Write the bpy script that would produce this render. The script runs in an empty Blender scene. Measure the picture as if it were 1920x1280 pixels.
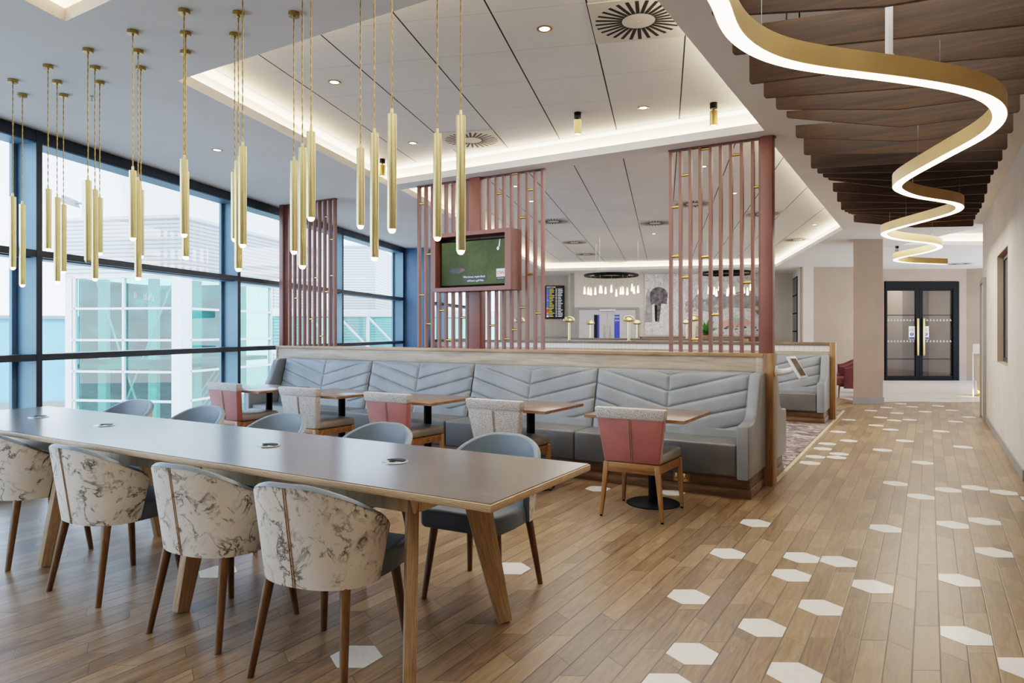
import bpy, bmesh, math, random
from mathutils import Vector, Matrix
from mathutils.geometry import delaunay_2d_cdt
random.seed(7)
sc = bpy.context.scene
COL = sc.collection
PI = math.pi
# ---------------------------------------------------------------- camera frame (24 mm lens, eye height 1.4 m)
F = 1280.0; CX = 960.0; HY = 621.0; H = 1.40
A = math.atan(782 / F)
FW = Vector((-math.sin(A), math.cos(A))); RT = Vector((math.cos(A), math.sin(A)))
TH = A - math.atan(285 / F)
WD = Vector((-math.sin(TH), math.cos(TH))); WN = Vector((math.cos(TH), math.sin(TH)))   # along / into the room from the window wall
WP = Vector((-7.104, 4.029))
CEIL = 3.18; CEIL2 = 3.40

def cf(lat, dep):            # frame of the diagonal back walls
    p = RT * lat + FW * dep
    return (p.x, p.y)
def wf(s, o=0.0):            # frame of the window wall: s along, o into the room
    p = WP + WD * s + WN * o
    return (p.x, p.y)
def ray(u, v):
    p = FW + RT * ((u - CX) / F)
    return p.x, p.y, (HY - v) / F
def atz(u, v, z):
    r = ray(u, v); t = (z - H) / r[2]
    return (r[0] * t, r[1] * t)
def lat(u, d): return (u - CX) / F * d
def zz(v, d): return H + (HY - v) / F * d

# ---------------------------------------------------------------- materials
def s2l(c): return tuple(((x / 255) / 12.92 if x / 255 <= .04045 else ((x / 255 + .055) / 1.055) ** 2.4) for x in c) + (1.0,)
class NT:
    def __init__(s, name):
        s.m = bpy.data.materials.new(name); s.m.use_nodes = True
        s.t = s.m.node_tree; s.b = s.t.nodes['Principled BSDF']; s.o = s.t.nodes['Material Output']
    def n(s, typ, **kw):
        x = s.t.nodes.new(typ)
        for k, v in kw.items():
            if k.startswith('i_'): x.inputs[k[2:].replace('_', ' ')].default_value = v
            else: setattr(x, k, v)
        return x
    def l(s, a, b): s.t.links.new(a, b)
    def math(s, op, a, b=None, c=None, clamp=False):
        x = s.t.nodes.new('ShaderNodeMath'); x.operation = op; x.use_clamp = clamp
        for i, q in enumerate((a, b, c)):
            if q is None: continue
            if isinstance(q, (int, float)): x.inputs[i].default_value = q
            else: s.l(q, x.inputs[i])
        return x.outputs[0]
    def ramp(s, fac, stops, interp='LINEAR'):
        r = s.t.nodes.new('ShaderNodeValToRGB'); r.color_ramp.interpolation = interp
        e = r.color_ramp.elements
        while len(e) < len(stops): e.new(.5)
        for q, (p, c) in zip(e, stops): q.position = p; q.color = s2l(c) if len(c) == 3 else c
        s.l(fac, r.inputs[0]); return r.outputs[0]
    def mix(s, fac, a, b, blend='MIX'):
        x = s.t.nodes.new('ShaderNodeMix'); x.data_type = 'RGBA'; x.blend_type = blend
        for sock, q in ((x.inputs[0], fac), (x.inputs[6], a), (x.inputs[7], b)):
            if isinstance(q, (int, float)): sock.default_value = q
            elif isinstance(q, tuple): sock.default_value = q
            else: s.l(q, sock)
        return x.outputs[2]
    def coord(s, scale=(1, 1, 1), rot=(0, 0, 0), kind='Object', loc=(0, 0, 0)):
        t = s.n('ShaderNodeTexCoord'); mp = s.n('ShaderNodeMapping')
        mp.inputs['Scale'].default_value = scale; mp.inputs['Rotation'].default_value = rot; mp.inputs['Location'].default_value = loc
        s.l(t.outputs[kind], mp.inputs[0]); return mp.outputs[0]
    def noise(s, vec, scale=5, detail=4, rough=.55, dist=0):
        x = s.n('ShaderNodeTexNoise'); x.inputs['Scale'].default_value = scale; x.inputs['Detail'].default_value = detail
        x.inputs['Roughness'].default_value = rough; x.inputs['Distortion'].default_value = dist
        if vec is not None: s.l(vec, x.inputs['Vector'])
        return x.outputs['Fac']
    def bump(s, h, strength=.3, dist=.01):
        b = s.n('ShaderNodeBump'); b.inputs['Strength'].default_value = strength; b.inputs['Distance'].default_value = dist
        s.l(h, b.inputs['Height']); s.l(b.outputs[0], s.b.inputs['Normal'])
    def set(s, **kw):
        for k, v in kw.items():
            k = k.replace('_', ' ')
            if hasattr(v, 'is_linked') or hasattr(v, 'node'): s.l(v, s.b.inputs[k])
            else: s.b.inputs[k].default_value = v
        return s

def plain(name, c, rough=.5, metal=0., var=.06, scale=6, bump=0., spec=None):
    t = NT(name); v = t.coord(); n = t.noise(v, scale, 3)
    lo = tuple(max(0, x * (1 - var)) for x in c); hi = tuple(min(255, x * (1 + var)) for x in c)
    t.set(Base_Color=t.ramp(n, [(.3, lo), (.7, hi)]), Roughness=rough, Metallic=metal)
    if spec is not None: t.set(Specular_IOR_Level=spec)
    if bump: t.bump(t.noise(v, scale * 12, 4), bump, .004)
    return t.m
def wood(name, c1, c2, c3, axis='X', rough=.45, stretch=14, scale=1.6, bump=.15):
    t = NT(name); sc_ = [stretch] * 3; sc_['XYZ'.index(axis)] = 1.0
    v = t.coord(tuple(sc_)); n1 = t.noise(v, scale, 6, .6, .6); n2 = t.noise(v, scale * 5, 3, .6)
    f = t.math('ADD', t.math('MULTIPLY', n1, .75), t.math('MULTIPLY', n2, .25))
    t.set(Base_Color=t.ramp(f, [(.32, c1), (.5, c2), (.68, c3)]), Roughness=rough)
    t.bump(n2, bump, .002); return t.m
def emit(name, c, strength, base=(0, 0, 0)):
    t = NT(name); t.set(Base_Color=s2l(base), Emission_Color=s2l(c), Emission_Strength=strength, Roughness=.4)
    return t.m
def metal(name, c, rough=.3, axis='Z'):
    t = NT(name); s_ = [60, 60, 60]; s_['XYZ'.index(axis)] = 1.5
    n = t.noise(t.coord(tuple(s_)), 4, 3)
    t.set(Base_Color=t.ramp(n, [(.35, tuple(x * .965 for x in c)), (.65, tuple(min(255, x * 1.02) for x in c))]), Metallic=1.0,
          Roughness=rough); return t.m
def leather(name, c, rough=.42, var=.1):
    t = NT(name); v = t.coord(); n = t.noise(v, 2.5, 4); w = t.n('ShaderNodeTexVoronoi'); w.inputs['Scale'].default_value = 260; t.l(v, w.inputs['Vector'])
    t.set(Base_Color=t.ramp(n, [(.3, tuple(x * (1 - var) for x in c)), (.7, tuple(min(255, x * (1 + var)) for x in c))]), Roughness=rough)
    t.bump(w.outputs['Distance'], .12, .0015); return t.m
def glassy(name, tint=(255, 255, 255), gloss=.12, rough=.0):
    t = NT(name); tr = t.n('ShaderNodeBsdfTransparent'); tr.inputs[0].default_value = s2l(tint)
    gl = t.n('ShaderNodeBsdfGlossy'); gl.inputs['Roughness'].default_value = rough
    fr = t.n('ShaderNodeLayerWeight'); fr.inputs['Blend'].default_value = .25
    mx = t.n('ShaderNodeMixShader'); t.l(t.math('ADD', t.math('MULTIPLY', fr.outputs['Fresnel'], .35), gloss * .3), mx.inputs[0])
    t.l(tr.outputs[0], mx.inputs[1]); t.l(gl.outputs[0], mx.inputs[2]); t.l(mx.outputs[0], t.o.inputs['Surface'])
    t.t.nodes.remove(t.b); return t.m

M = {}
M['plaster'] = plain('plaster', (240, 237, 231), .85, var=.015, scale=1.5)
M['wallplaster'] = plain('wall_plaster', (208, 198, 186), .85, var=.05, scale=1.2)
M['taupe'] = plain('taupe_plaster', (160, 140, 124), .85, var=.05, scale=1.0)
M['palewall'] = plain('pale_wall', (214, 204, 192), .85, var=.03, scale=1.0)
M['skirt'] = plain('skirting_paint', (140, 138, 134), .5, var=.03)
M['cove'] = plain('cove_paint', (240, 232, 218), .8, var=.01)
M['blueframe'] = plain('blue_grey_aluminium', (98, 128, 150), .42, .25, .03)
M['darkframe'] = plain('dark_blue_aluminium', (46, 56, 66), .4, .3, .04)
M['bluecol'] = plain('deep_blue_paint', (70, 104, 142), .45, 0, .04)
M['brass'] = metal('brushed_brass', (228, 212, 160), .26)
M['brassdark'] = metal('aged_brass', (176, 148, 92), .3)
M['brassx'] = metal('brass_rod', (212, 176, 96), .25, 'X')
M['black'] = plain('black_powder_coat', (15, 15, 16), .55, 0, .1, spec=.12)
M['caprail'] = wood('dark_oak_rail', (74, 62, 48), (104, 88, 70), (132, 114, 94), 'X', .5, 10, 1.2)
M['dark'] = plain('dark_void', (14, 14, 14), .8, 0, .1)
M['chrome'] = metal('satin_steel', (190, 190, 188), .3)
M['white'] = plain('white_plastic', (236, 236, 234), .35, 0, .01)
M['grille'] = plain('grille_enamel', (216, 210, 200), .5, 0, .01)
M['rose'] = plain('rose_lacquer', (118, 74, 66), .42, 0, .05, 3)
M['rosedk'] = plain('rose_lacquer_dark', (98, 62, 55), .45, 0, .05, 3)
M['walnutleg'] = wood('walnut_leg', (68, 46, 26), (102, 72, 42), (128, 96, 58), 'Z', .38)
M['oakleg'] = wood('oak_leg', (106, 76, 46), (142, 104, 64), (168, 128, 84), 'Z', .4)
M['oakrail'] = wood('oak_rail', (100, 70, 42), (136, 98, 60), (162, 122, 78), 'X', .4)
M['cap'] = wood('oak_cap', (120, 90, 62), (158, 124, 90), (184, 152, 116), 'X', .5, 10, 1.2)
M['post'] = wood('oak_post', (98, 70, 42), (138, 102, 62), (168, 130, 84), 'Z', .45, 12, 1.3)
M['capgrey'] = wood('weathered_oak', (128, 112, 94), (166, 150, 130), (192, 178, 158), 'X', .5, 10, 1.2)
M['plinth'] = wood('walnut_plinth', (66, 48, 32), (104, 78, 54), (138, 108, 78), 'X', .45, 9, 1.1)
M['cafetop'] = wood('walnut_top', (82, 62, 48), (116, 92, 74), (142, 118, 98), 'X', .24, 10, 1.4, .08)
M['cafeedge'] = wood('walnut_edge', (104, 70, 46), (136, 96, 66), (160, 118, 84), 'X', .4)
M['fin'] = wood('smoked_oak', (38, 24, 14), (60, 40, 24), (82, 57, 36), 'X', .5, 16, 1.5, .25)
M['ply'] = wood('ply_face', (172, 148, 116), (202, 178, 144), (220, 198, 166), 'Z', .45, 8, 1.2)
def ply_edge():
    t = NT('plywood_edge'); v = t.coord(); sx = t.n('ShaderNodeSeparateXYZ'); t.l(v, sx.inputs[0])
    w = t.math('FRACT', t.math('MULTIPLY', sx.outputs[2], 190.0)); n = t.noise(t.coord((3, 3, 60)), 6, 3)
    c1 = t.ramp(n, [(.3, (176, 146, 112)), (.7, (214, 188, 152))]); c2 = t.mix(.75, c1, s2l((140, 108, 76)), 'MULTIPLY')
    t.set(Base_Color=t.mix(t.math('GREATER_THAN', w, .6), c1, c2), Roughness=.5); return t.m
M['plyedge'] = ply_edge()
def ply_leg():
    t = NT('plywood_leg'); v = t.coord(); sx = t.n('ShaderNodeSeparateXYZ'); t.l(v, sx.inputs[0])
    w = t.math('FRACT', t.math('MULTIPLY', sx.outputs[1], 190.0)); n = t.noise(t.coord((30, 30, 2)), 4, 3)
    g = t.n('ShaderNodeNewGeometry'); tc = t.n('ShaderNodeTexCoord'); sn = t.n('ShaderNodeSeparateXYZ'); t.l(tc.outputs['Normal'], sn.inputs[0])
    edge = t.math('GREATER_THAN', t.math('ABSOLUTE', sn.outputs[0]), .6)
    c1 = t.ramp(n, [(.3, (166, 138, 106)), (.7, (200, 174, 138))]); c2 = t.mix(.6, c1, s2l((120, 84, 54)), 'MULTIPLY')
    t.set(Base_Color=t.mix(t.math('MULTIPLY', edge, t.math('GREATER_THAN', w, .62)), c1, c2), Roughness=.5); return t.m
M['plyleg'] = ply_leg()
def laminate():
    t = NT('grey_brown_laminate'); n = t.noise(t.coord((1, 2.2, 1)), 4, 4, .6, .4)
    t.set(Base_Color=t.ramp(n, [(.3, (97, 91, 83)), (.5, (107, 100, 91)), (.72, (117, 109, 99))]), Roughness=.21, Specular_IOR_Level=1.0); return t.m
M['laminate'] = laminate()
def veined(name, base, base2, vein, scale=5.0, width=.02):
    t = NT(name); oi = t.n('ShaderNodeObjectInfo'); tc = t.n('ShaderNodeTexCoord'); ad = t.n('ShaderNodeVectorMath'); ad.operation = 'ADD'
    cv = t.n('ShaderNodeCombineXYZ'); t.l(t.math('MULTIPLY', oi.outputs['Random'], 37.0), cv.inputs[0]); t.l(t.math('MULTIPLY', oi.outputs['Random'], 17.0), cv.inputs[2])
    t.l(tc.outputs['Object'], ad.inputs[0]); t.l(cv.outputs[0], ad.inputs[1]); v = ad.outputs[0]
    n = t.noise(v, scale, 7, .62, .5); d = t.math('ABSOLUTE', t.math('SUBTRACT', n, .5))
    ve = t.math('SUBTRACT', 1.0, t.math('DIVIDE', d, width), clamp=True)
    mask = t.noise(v, scale * .7, 3, .6, .3); mk = t.math('MULTIPLY', t.math('SUBTRACT', mask, .40), 7.0, clamp=True)
    bl = t.noise(v, scale * 2.2, 6, .7, .8); bl2 = t.math('MULTIPLY', t.math('SUBTRACT', bl, .558), 9.0, clamp=True)
    f = t.math('MAXIMUM', t.math('MULTIPLY', ve, mk), t.math('MULTIPLY', bl2, .85), clamp=True)
    b = t.ramp(t.noise(v, 3, 3), [(.3, base2), (.7, base)])
    w = t.n('ShaderNodeTexWave'); w.inputs['Scale'].default_value = 130; t.l(v, w.inputs['Vector'])
    t.set(Base_Color=t.mix(f, b, s2l(vein)), Roughness=.8); t.bump(w.outputs['Fac'], .1, .001); return t.m
M['marblefab'] = veined('marbled_fabric', (228, 220, 208), (208, 198, 184), (56, 53, 52), 6.5, .030)
M['bluegrey'] = leather('blue_grey_leather', (106, 120, 132), .4)
M['seatblue'] = leather('slate_leather', (92, 106, 118), .42)
M['booth'] = leather('booth_leather', (118, 123, 127), .38)
M['boothdk'] = leather('booth_seat_leather', (96, 96, 96), .36)
M['seatgrey'] = leather('grey_seat_leather', (134, 128, 122), .4)
M['velvet'] = plain('pink_velvet', (148, 86, 81), .7, 0, .09, 4, .1)
M['velvet'].node_tree.nodes['Principled BSDF'].inputs['Sheen Weight'].default_value = .35
M['burgundy'] = plain('burgundy_velvet', (104, 54, 58), .7, 0, .1, 4, .1)
def tweed():
    t = NT('grey_tweed'); v = t.coord((1, 1, 1), (0, 0, PI / 4)); c = t.n('ShaderNodeTexVoronoi'); c.inputs['Scale'].default_value = 190; t.l(v, c.inputs['Vector'])
    n = t.noise(v, 150, 2); f = t.math('ADD', t.math('MULTIPLY', c.outputs['Distance'], .6), t.math('MULTIPLY', n, .5))
    t.set(Base_Color=t.ramp(f, [(.3, (226, 220, 212)), (.55, (184, 180, 176)), (.75, (120, 118, 118))]), Roughness=.9); t.bump(f, .4, .002); return t.m
M['tweed'] = tweed()
M['seam'] = plain('seam_piping', (150, 122, 100), .6)
M['glass'] = glassy('clear_glass', (240, 248, 248), .06)
M['doorglass'] = glassy('door_glass', (196, 200, 198), .02)
M['tealglass'] = glassy('teal_glass', (146, 214, 200), .3)
M['bulbglass'] = glassy('bulb_glass', (255, 244, 226), .2)
M['bulb'] = emit('warm_bulb', (255, 226, 178), 14.0)
M['led'] = emit('led_diffuser', (255, 238, 208), 9.0)
M['down'] = emit('downlight_led', (255, 232, 196), 14.0)
M['gold'] = plain('champagne_gold', (198, 164, 108), .42, .45, .03)

def floor_mat():
    t = NT('oak_plank_tile'); v = t.coord(); s = t.n('ShaderNodeSeparateXYZ'); t.l(v, s.inputs[0]); x, y = s.outputs[0], s.outputs[1]
    W = .10225; L = .50
    cx = t.math('DIVIDE', t.math('ADD', x, .06), W); ci = t.math('FLOOR', cx); fx = t.math('SUBTRACT', cx, ci)
    sg = t.math('SUBTRACT', t.math('MULTIPLY', t.math('FLOORED_MODULO', ci, 2.0), 2.0), 1.0)
    wn = t.n('ShaderNodeTexWhiteNoise', noise_dimensions='1D'); t.l(ci, wn.inputs['W'])
    yk = t.math('ADD', y, t.math('MULTIPLY', t.math('MULTIPLY', t.math('SUBTRACT', fx, .5), sg), .577 * W))
    cy = t.math('ADD', t.math('DIVIDE', yk, L), t.math('MULTIPLY', t.math('FLOOR', t.math('MULTIPLY', wn.outputs['Value'], 5.0)), .2))
    cj = t.math('FLOOR', cy); fy = t.math('SUBTRACT', cy, cj)
    cb = t.n('ShaderNodeCombineXYZ'); t.l(ci, cb.inputs[0]); t.l(cj, cb.inputs[1])
    w2 = t.n('ShaderNodeTexWhiteNoise', noise_dimensions='3D'); t.l(cb.outputs[0], w2.inputs['Vector'])
    off = t.n('ShaderNodeVectorMath', operation='ADD'); t.l(t.coord((22, 2.2, 1)), off.inputs[0])
    sc2 = t.n('ShaderNodeVectorMath', operation='SCALE'); sc2.inputs['Scale'].default_value = 20; t.l(w2.outputs['Color'], sc2.inputs[0]); t.l(sc2.outputs[0], off.inputs[1])
    g = t.noise(off.outputs[0], 1.6, 6, .62, 1.1)
    f = t.math('ADD', t.math('MULTIPLY', g, .8), t.math('MULTIPLY', w2.outputs['Value'], .24))
    col = t.ramp(f, [(.28, (88, 70, 52)), (.5, (128, 104, 77)), (.7, (154, 129, 99)), (.85, (170, 147, 116))])
    ex = t.math('MINIMUM', fx, t.math('SUBTRACT', 1.0, fx)); ey = t.math('MULTIPLY', t.math('MINIMUM', fy, t.math('SUBTRACT', 1.0, fy)), L / W)
    e = t.math('MINIMUM', t.math('DIVIDE', ex, .04), t.math('DIVIDE', ey, .025), clamp=True)
    t.set(Base_Color=t.mix(e, s2l((48, 38, 30)), col), Roughness=t.math('ADD', t.math('MULTIPLY', g, .2), .24)); t.bump(t.math('MULTIPLY', e, 1.0), .25, .002); return t.m
M['floor'] = floor_mat()
def hexmarble():
    t = NT('white_marble_tile'); n = t.noise(t.coord((1, 2, 1)), 6, 6, .6, 1.5); d = t.math('ABSOLUTE', t.math('SUBTRACT', n, .5))
    ve = t.math('SUBTRACT', 1.0, t.math('DIVIDE', d, .02), clamp=True)
    t.set(Base_Color=t.mix(t.math('MULTIPLY', ve, .3), s2l((240, 236, 228)), s2l((176, 170, 164))), Roughness=.25); return t.m
M['hexmarble'] = hexmarble()
def palefloor():
    t = NT('pale_brick_tile'); b = t.n('ShaderNodeTexBrick'); t.l(t.coord((1, 1, 1), (0, 0, A)), b.inputs['Vector'])
    b.inputs['Color1'].default_value = s2l((226, 216, 204)); b.inputs['Color2'].default_value = s2l((206, 194, 180)); b.inputs['Mortar'].default_value = s2l((160, 148, 134))
    b.inputs['Scale'].default_value = 1; b.inputs['Brick Width'].default_value = .3; b.inputs['Row Height'].default_value = .1; b.inputs['Mortar Size'].default_value = .006
    t.set(Base_Color=b.outputs['Color'], Roughness=.35); return t.m
M['palefloor'] = palefloor()
def carpet():
    t = NT('patterned_carpet'); v = t.coord((1.2, 2.4, 1)); n = t.noise(v, 3.2, 7, .7, 1.6)
    t.set(Base_Color=t.ramp(n, [(.38, (52, 42, 46)), (.48, (92, 78, 78)), (.54, (140, 124, 118)), (.62, (196, 182, 170))]), Roughness=.95); t.bump(t.noise(t.coord(), 300, 2), .5, .004); return t.m
M['carpet'] = carpet()
def tilegrid():            # ceiling tiles run with the window wall
    t = NT('ceiling_tile'); v = t.coord((1, 1, 1), (0, 0, -TH)); s = t.n('ShaderNodeSeparateXYZ'); t.l(v, s.inputs[0])
    def edge(c, off, pitch, w):
        f = t.math('FRACT', t.math('DIVIDE', t.math('SUBTRACT', c, off), pitch)); f2 = t.math('MINIMUM', f, t.math('SUBTRACT', 1.0, f))
        return t.math('LESS_THAN', f2, w / pitch / 2)
    a = edge(s.outputs[0], .14, .6, .011); b = edge(s.outputs[1], 4.155, .6, .006)
    base = t.ramp(t.noise(v, 1.2, 2), [(.3, (236, 233, 228)), (.7, (242, 240, 235))])
    c = t.mix(t.math('MULTIPLY', b, .35), base, s2l((120, 116, 110))); t.set(Base_Color=t.mix(a, c, s2l((38, 36, 34))), Roughness=.85); return t.m
M['tile'] = tilegrid()
def whitetile():
    t = NT('white_glazed_tile'); v = t.coord(); s = t.n('ShaderNodeSeparateXYZ'); t.l(v, s.inputs[0])
    f = t.math('FRACT', t.math('DIVIDE', s.outputs[0], .075)); g = t.math('LESS_THAN', f, .05)
    t.set(Base_Color=t.mix(g, s2l((228, 218, 208)), s2l((150, 138, 126))), Roughness=.3); return t.m
M['whitetile'] = whitetile()
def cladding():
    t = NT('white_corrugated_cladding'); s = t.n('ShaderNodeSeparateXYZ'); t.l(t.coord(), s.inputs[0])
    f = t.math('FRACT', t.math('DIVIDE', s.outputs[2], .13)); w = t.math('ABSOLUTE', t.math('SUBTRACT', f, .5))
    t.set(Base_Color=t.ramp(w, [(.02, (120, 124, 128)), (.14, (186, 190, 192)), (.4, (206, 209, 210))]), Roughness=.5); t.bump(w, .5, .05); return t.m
M['clad'] = cladding()
M['extwhite'] = plain('white_render', (218, 221, 224), .6, 0, .02)
M['hoard'] = plain('pale_blue_panel', (124, 178, 216), .5, 0, .05, .6)
M['lobbycarpet'] = plain('charcoal_carpet', (84, 82, 80), .95, 0, .1, 30)
M['asphalt'] = plain('pale_concrete', (186, 186, 178), .9, 0, .08, .4)
def interior_teal():
    t = NT('glazed_hall_interior'); v = t.coord((.5, .5, 1.6)); n = t.noise(v, 1.3, 5, .6, .4); v2 = t.n('ShaderNodeTexVoronoi'); v2.inputs['Scale'].default_value = .9; t.l(t.coord((.6, .6, 1.2)), v2.inputs['Vector'])
    f = t.math('ADD', t.math('MULTIPLY', n, .7), t.math('MULTIPLY', v2.outputs['Distance'], .35))
    t.set(Base_Color=t.ramp(f, [(.3, (14, 48, 46)), (.45, (36, 104, 98)), (.6, (70, 146, 142)), (.8, (170, 214, 202))]), Roughness=.7); return t.m
M['tealint'] = interior_teal()
def mural_mat():
    t = NT('mural_print'); v = t.coord((1, 1, 1)); n = t.noise(v, .9, 3, .5, .3); ink = t.noise(t.coord((1.5, 1.5, 1)), 3.2, 8, .72, 1.6)
    d = t.math('ABSOLUTE', t.math('SUBTRACT', ink, .5)); ve = t.math('SUBTRACT', 1.0, t.math('DIVIDE', d, .024), clamp=True)
    base = t.ramp(n, [(.3, (216, 212, 208)), (.42, (242, 238, 232)), (.6, (244, 240, 234)), (.68, (238, 206, 190))])
    t.set(Base_Color=t.mix(t.math('MULTIPLY', ve, .8), base, s2l((30, 28, 32))), Roughness=.8); return t.m
M['mural'] = mural_mat()
M['muralgrey'] = plain('mural_grey_wash', (150, 146, 146), .85, 0, .25, 4)
M['muralink'] = plain('mural_ink', (92, 88, 90), .85, 0, .4, 9)
M['muralpink'] = plain('mural_pink_wash', (228, 176, 158), .85, 0, .1, 4)
M['muralgreen'] = plain('mural_sage_wash', (170, 190, 180), .85, 0, .1, 4)
def grass():
    t = NT('television_grass'); v = t.coord(); n = t.noise(v, 60, 5, .8); b = t.noise(v, 2.2, 3)
    f = t.math('ADD', t.math('MULTIPLY', n, .45), t.math('MULTIPLY', b, .55)); c = t.ramp(f, [(.32, (46, 64, 26)), (.5, (88, 108, 54)), (.68, (126, 144, 84))])
    t.set(Base_Color=(0.01, .01, .01, 1), Emission_Color=c, Emission_Strength=.42, Roughness=.5, Specular_IOR_Level=.2); return t.m
M['grass'] = grass()
M['tvtext'] = emit('caption_white', (240, 240, 240), .9)
M['tvbox'] = emit('caption_black', (20, 22, 20), .5)
M['tvred'] = emit('logo_red', (200, 20, 40), .9)
M['tvbrown'] = emit('hole_brown', (120, 62, 40), .6)
M['tvhole'] = emit('hole_dark', (38, 30, 24), .5)
M['scr'] = emit('screen_navy', (14, 20, 36), .6)
for k, c in {'sblue': (60, 110, 220), 'smag': (220, 60, 170), 'sorg': (240, 150, 50), 'sred': (220, 60, 60), 'syel': (214, 200, 90), 'swht': (230, 232, 236), 'slil': (150, 120, 210)}.items():
    M[k] = emit('screen_' + k, c, .9)
M['purple'] = plain('notice_purple', (62, 48, 120), .5, 0, .05)
M['bluelit'] = emit('lit_blue_panel', (50, 70, 190), .8)
M['leaf'] = plain('leaf_green', (70, 124, 50), .45, 0, .25, 20)
M['soil'] = plain('pot_terracotta', (170, 130, 100), .7, 0, .1)
M['brownscreen'] = plain('tinted_screen', (70, 56, 48), .15, 0, .05)
M['vinyl'] = plain('white_vinyl_dot', (170, 170, 168), .6, 0, .01)
M['greypane'] = plain('grey_blind', (88, 92, 96), .25, 0, .08, 2)

# ---------------------------------------------------------------- mesh helpers
class MB:
    def __init__(s): s.bm = bmesh.new()
    def _add(s, t, mat=None, mi=0):
        if mat is not None: t.transform(mat)
        for f in t.faces: f.material_index = mi
        me = bpy.data.meshes.new('tmp'); t.to_mesh(me); t.free(); s.bm.from_mesh(me); bpy.data.meshes.remove(me); return s
    def box(s, x0, x1, y0, y1, z0, z1, r=0, seg=2, mi=0, mat=None):
        t = bmesh.new(); bmesh.ops.create_cube(t, size=1)
        bmesh.ops.scale(t, vec=(x1 - x0, y1 - y0, z1 - z0), verts=t.verts)
        bmesh.ops.translate(t, vec=((x0 + x1) / 2, (y0 + y1) / 2, (z0 + z1) / 2), verts=t.verts)
        if r: bmesh.ops.bevel(t, geom=t.edges[:], offset=r, segments=seg, profile=.5, affect='EDGES')
        return s._add(t, mat, mi)
    def hexa(s, b, tp, r=0, mi=0):        # 4 bottom + 4 top points
        t = bmesh.new(); v = [t.verts.new(p) for p in list(b) + list(tp)]
        for q in ((3, 2, 1, 0), (4, 5, 6, 7), (0, 1, 5, 4), (1, 2, 6, 5), (2, 3, 7, 6), (3, 0, 4, 7)): t.faces.new([v[i] for i in q])
        bmesh.ops.recalc_face_normals(t, faces=t.faces[:])
        if r: bmesh.ops.bevel(t, geom=t.edges[:], offset=r, segments=2, profile=.5, affect='EDGES')
        return s._add(t, None, mi)
    def prism(s, pts, z0, z1, mi=0, r=0, mat=None, seg=2):
        t = bmesh.new(); a = [t.verts.new((p[0], p[1], z0)) for p in pts]; b = [t.verts.new((p[0], p[1], z1)) for p in pts]; n = len(pts)
        t.faces.new(a[::-1]); t.faces.new(b)
        for i in range(n): t.faces.new((a[i], a[(i + 1) % n], b[(i + 1) % n], b[i]))
        bmesh.ops.recalc_face_normals(t, faces=t.faces[:])
        if r: bmesh.ops.bevel(t, geom=[e for e in t.edges if abs(e.verts[0].co.z - e.verts[1].co.z) < 1e-6], offset=r, segments=seg, profile=.5, affect='EDGES')
        return s._add(t, mat, mi)
    def tube(s, pts, r, n=10, mi=0, cap=True):
        pts = [Vector(p) for p in pts]; rs = r if isinstance(r, (list, tuple)) else [r] * len(pts); rings = []
        for i, p in enumerate(pts):
            d = (pts[min(i + 1, len(pts) - 1)] - pts[max(i - 1, 0)]).normalized()
            up = Vector((0, 0, 1)) if abs(d.z) < .95 else Vector((1, 0, 0))
            a = d.cross(up).normalized(); b = d.cross(a)
            rings.append([s.bm.verts.new(p + (a * math.cos(2 * PI * k / n) + b * math.sin(2 * PI * k / n)) * rs[i]) for k in range(n)])
        for i in range(len(rings) - 1):
            for k in range(n):
                f = s.bm.faces.new((rings[i][k], rings[i][(k + 1) % n], rings[i + 1][(k + 1) % n], rings[i + 1][k])); f.material_index = mi
        if cap:
            for q in (rings[0][::-1], rings[-1]): f = s.bm.faces.new(q); f.material_index = mi
        return s
    def lathe(s, prof, n=24, mi=0, at=(0, 0, 0)):
        rings = []
        for r, z in prof:
            rings.append([s.bm.verts.new((at[0] + max(r, 1e-4) * math.cos(2 * PI * k / n), at[1] + max(r, 1e-4) * math.sin(2 * PI * k / n), at[2] + z)) for k in range(n)])
        for i in range(len(rings) - 1):
            for k in range(n):
                f = s.bm.faces.new((rings[i][k], rings[i][(k + 1) % n], rings[i + 1][(k + 1) % n], rings[i + 1][k])); f.material_index = mi
        for q, z in ((rings[0], 0), (rings[-1], 1)):
            if (q[0].co - q[n // 2].co).length > .002: f = s.bm.faces.new(q if z else q[::-1]); f.material_index = mi
        return s
    def grid(s, fn, nu, nv, mi=0, cu=False):
        g = [[s.bm.verts.new(fn(i / nu if cu else i / (nu - 1), j / (nv - 1))) for j in range(nv)] for i in range(nu)]
        for i in range(nu if cu else nu - 1):
            for j in range(nv - 1):
                k = (i + 1) % nu; f = s.bm.faces.new((g[i][j], g[k][j], g[k][j + 1], g[i][j + 1])); f.material_index = mi
        return g
    def quad(s, *p, mi=0):
        f = s.bm.faces.new([s.bm.verts.new(q) for q in p]); f.material_index = mi; return s
    def build(s, name, mats, parent=None, smooth=.7, loc=None, recalc=True):
        if recalc: bmesh.ops.recalc_face_normals(s.bm, faces=s.bm.faces[:])
        me = bpy.data.meshes.new(name); s.bm.to_mesh(me); s.bm.free()
        for m in (mats if isinstance(mats, (list, tuple)) else [mats]): me.materials.append(M[m] if isinstance(m, str) else m)
        if smooth:
            for p in me.polygons: p.use_smooth = True
            me.set_sharp_from_angle(angle=smooth)
        o = bpy.data.objects.new(name, me); COL.objects.link(o)
        if parent is not None: o.parent = parent
        if loc is not None: o.location = loc
        return o

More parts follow.
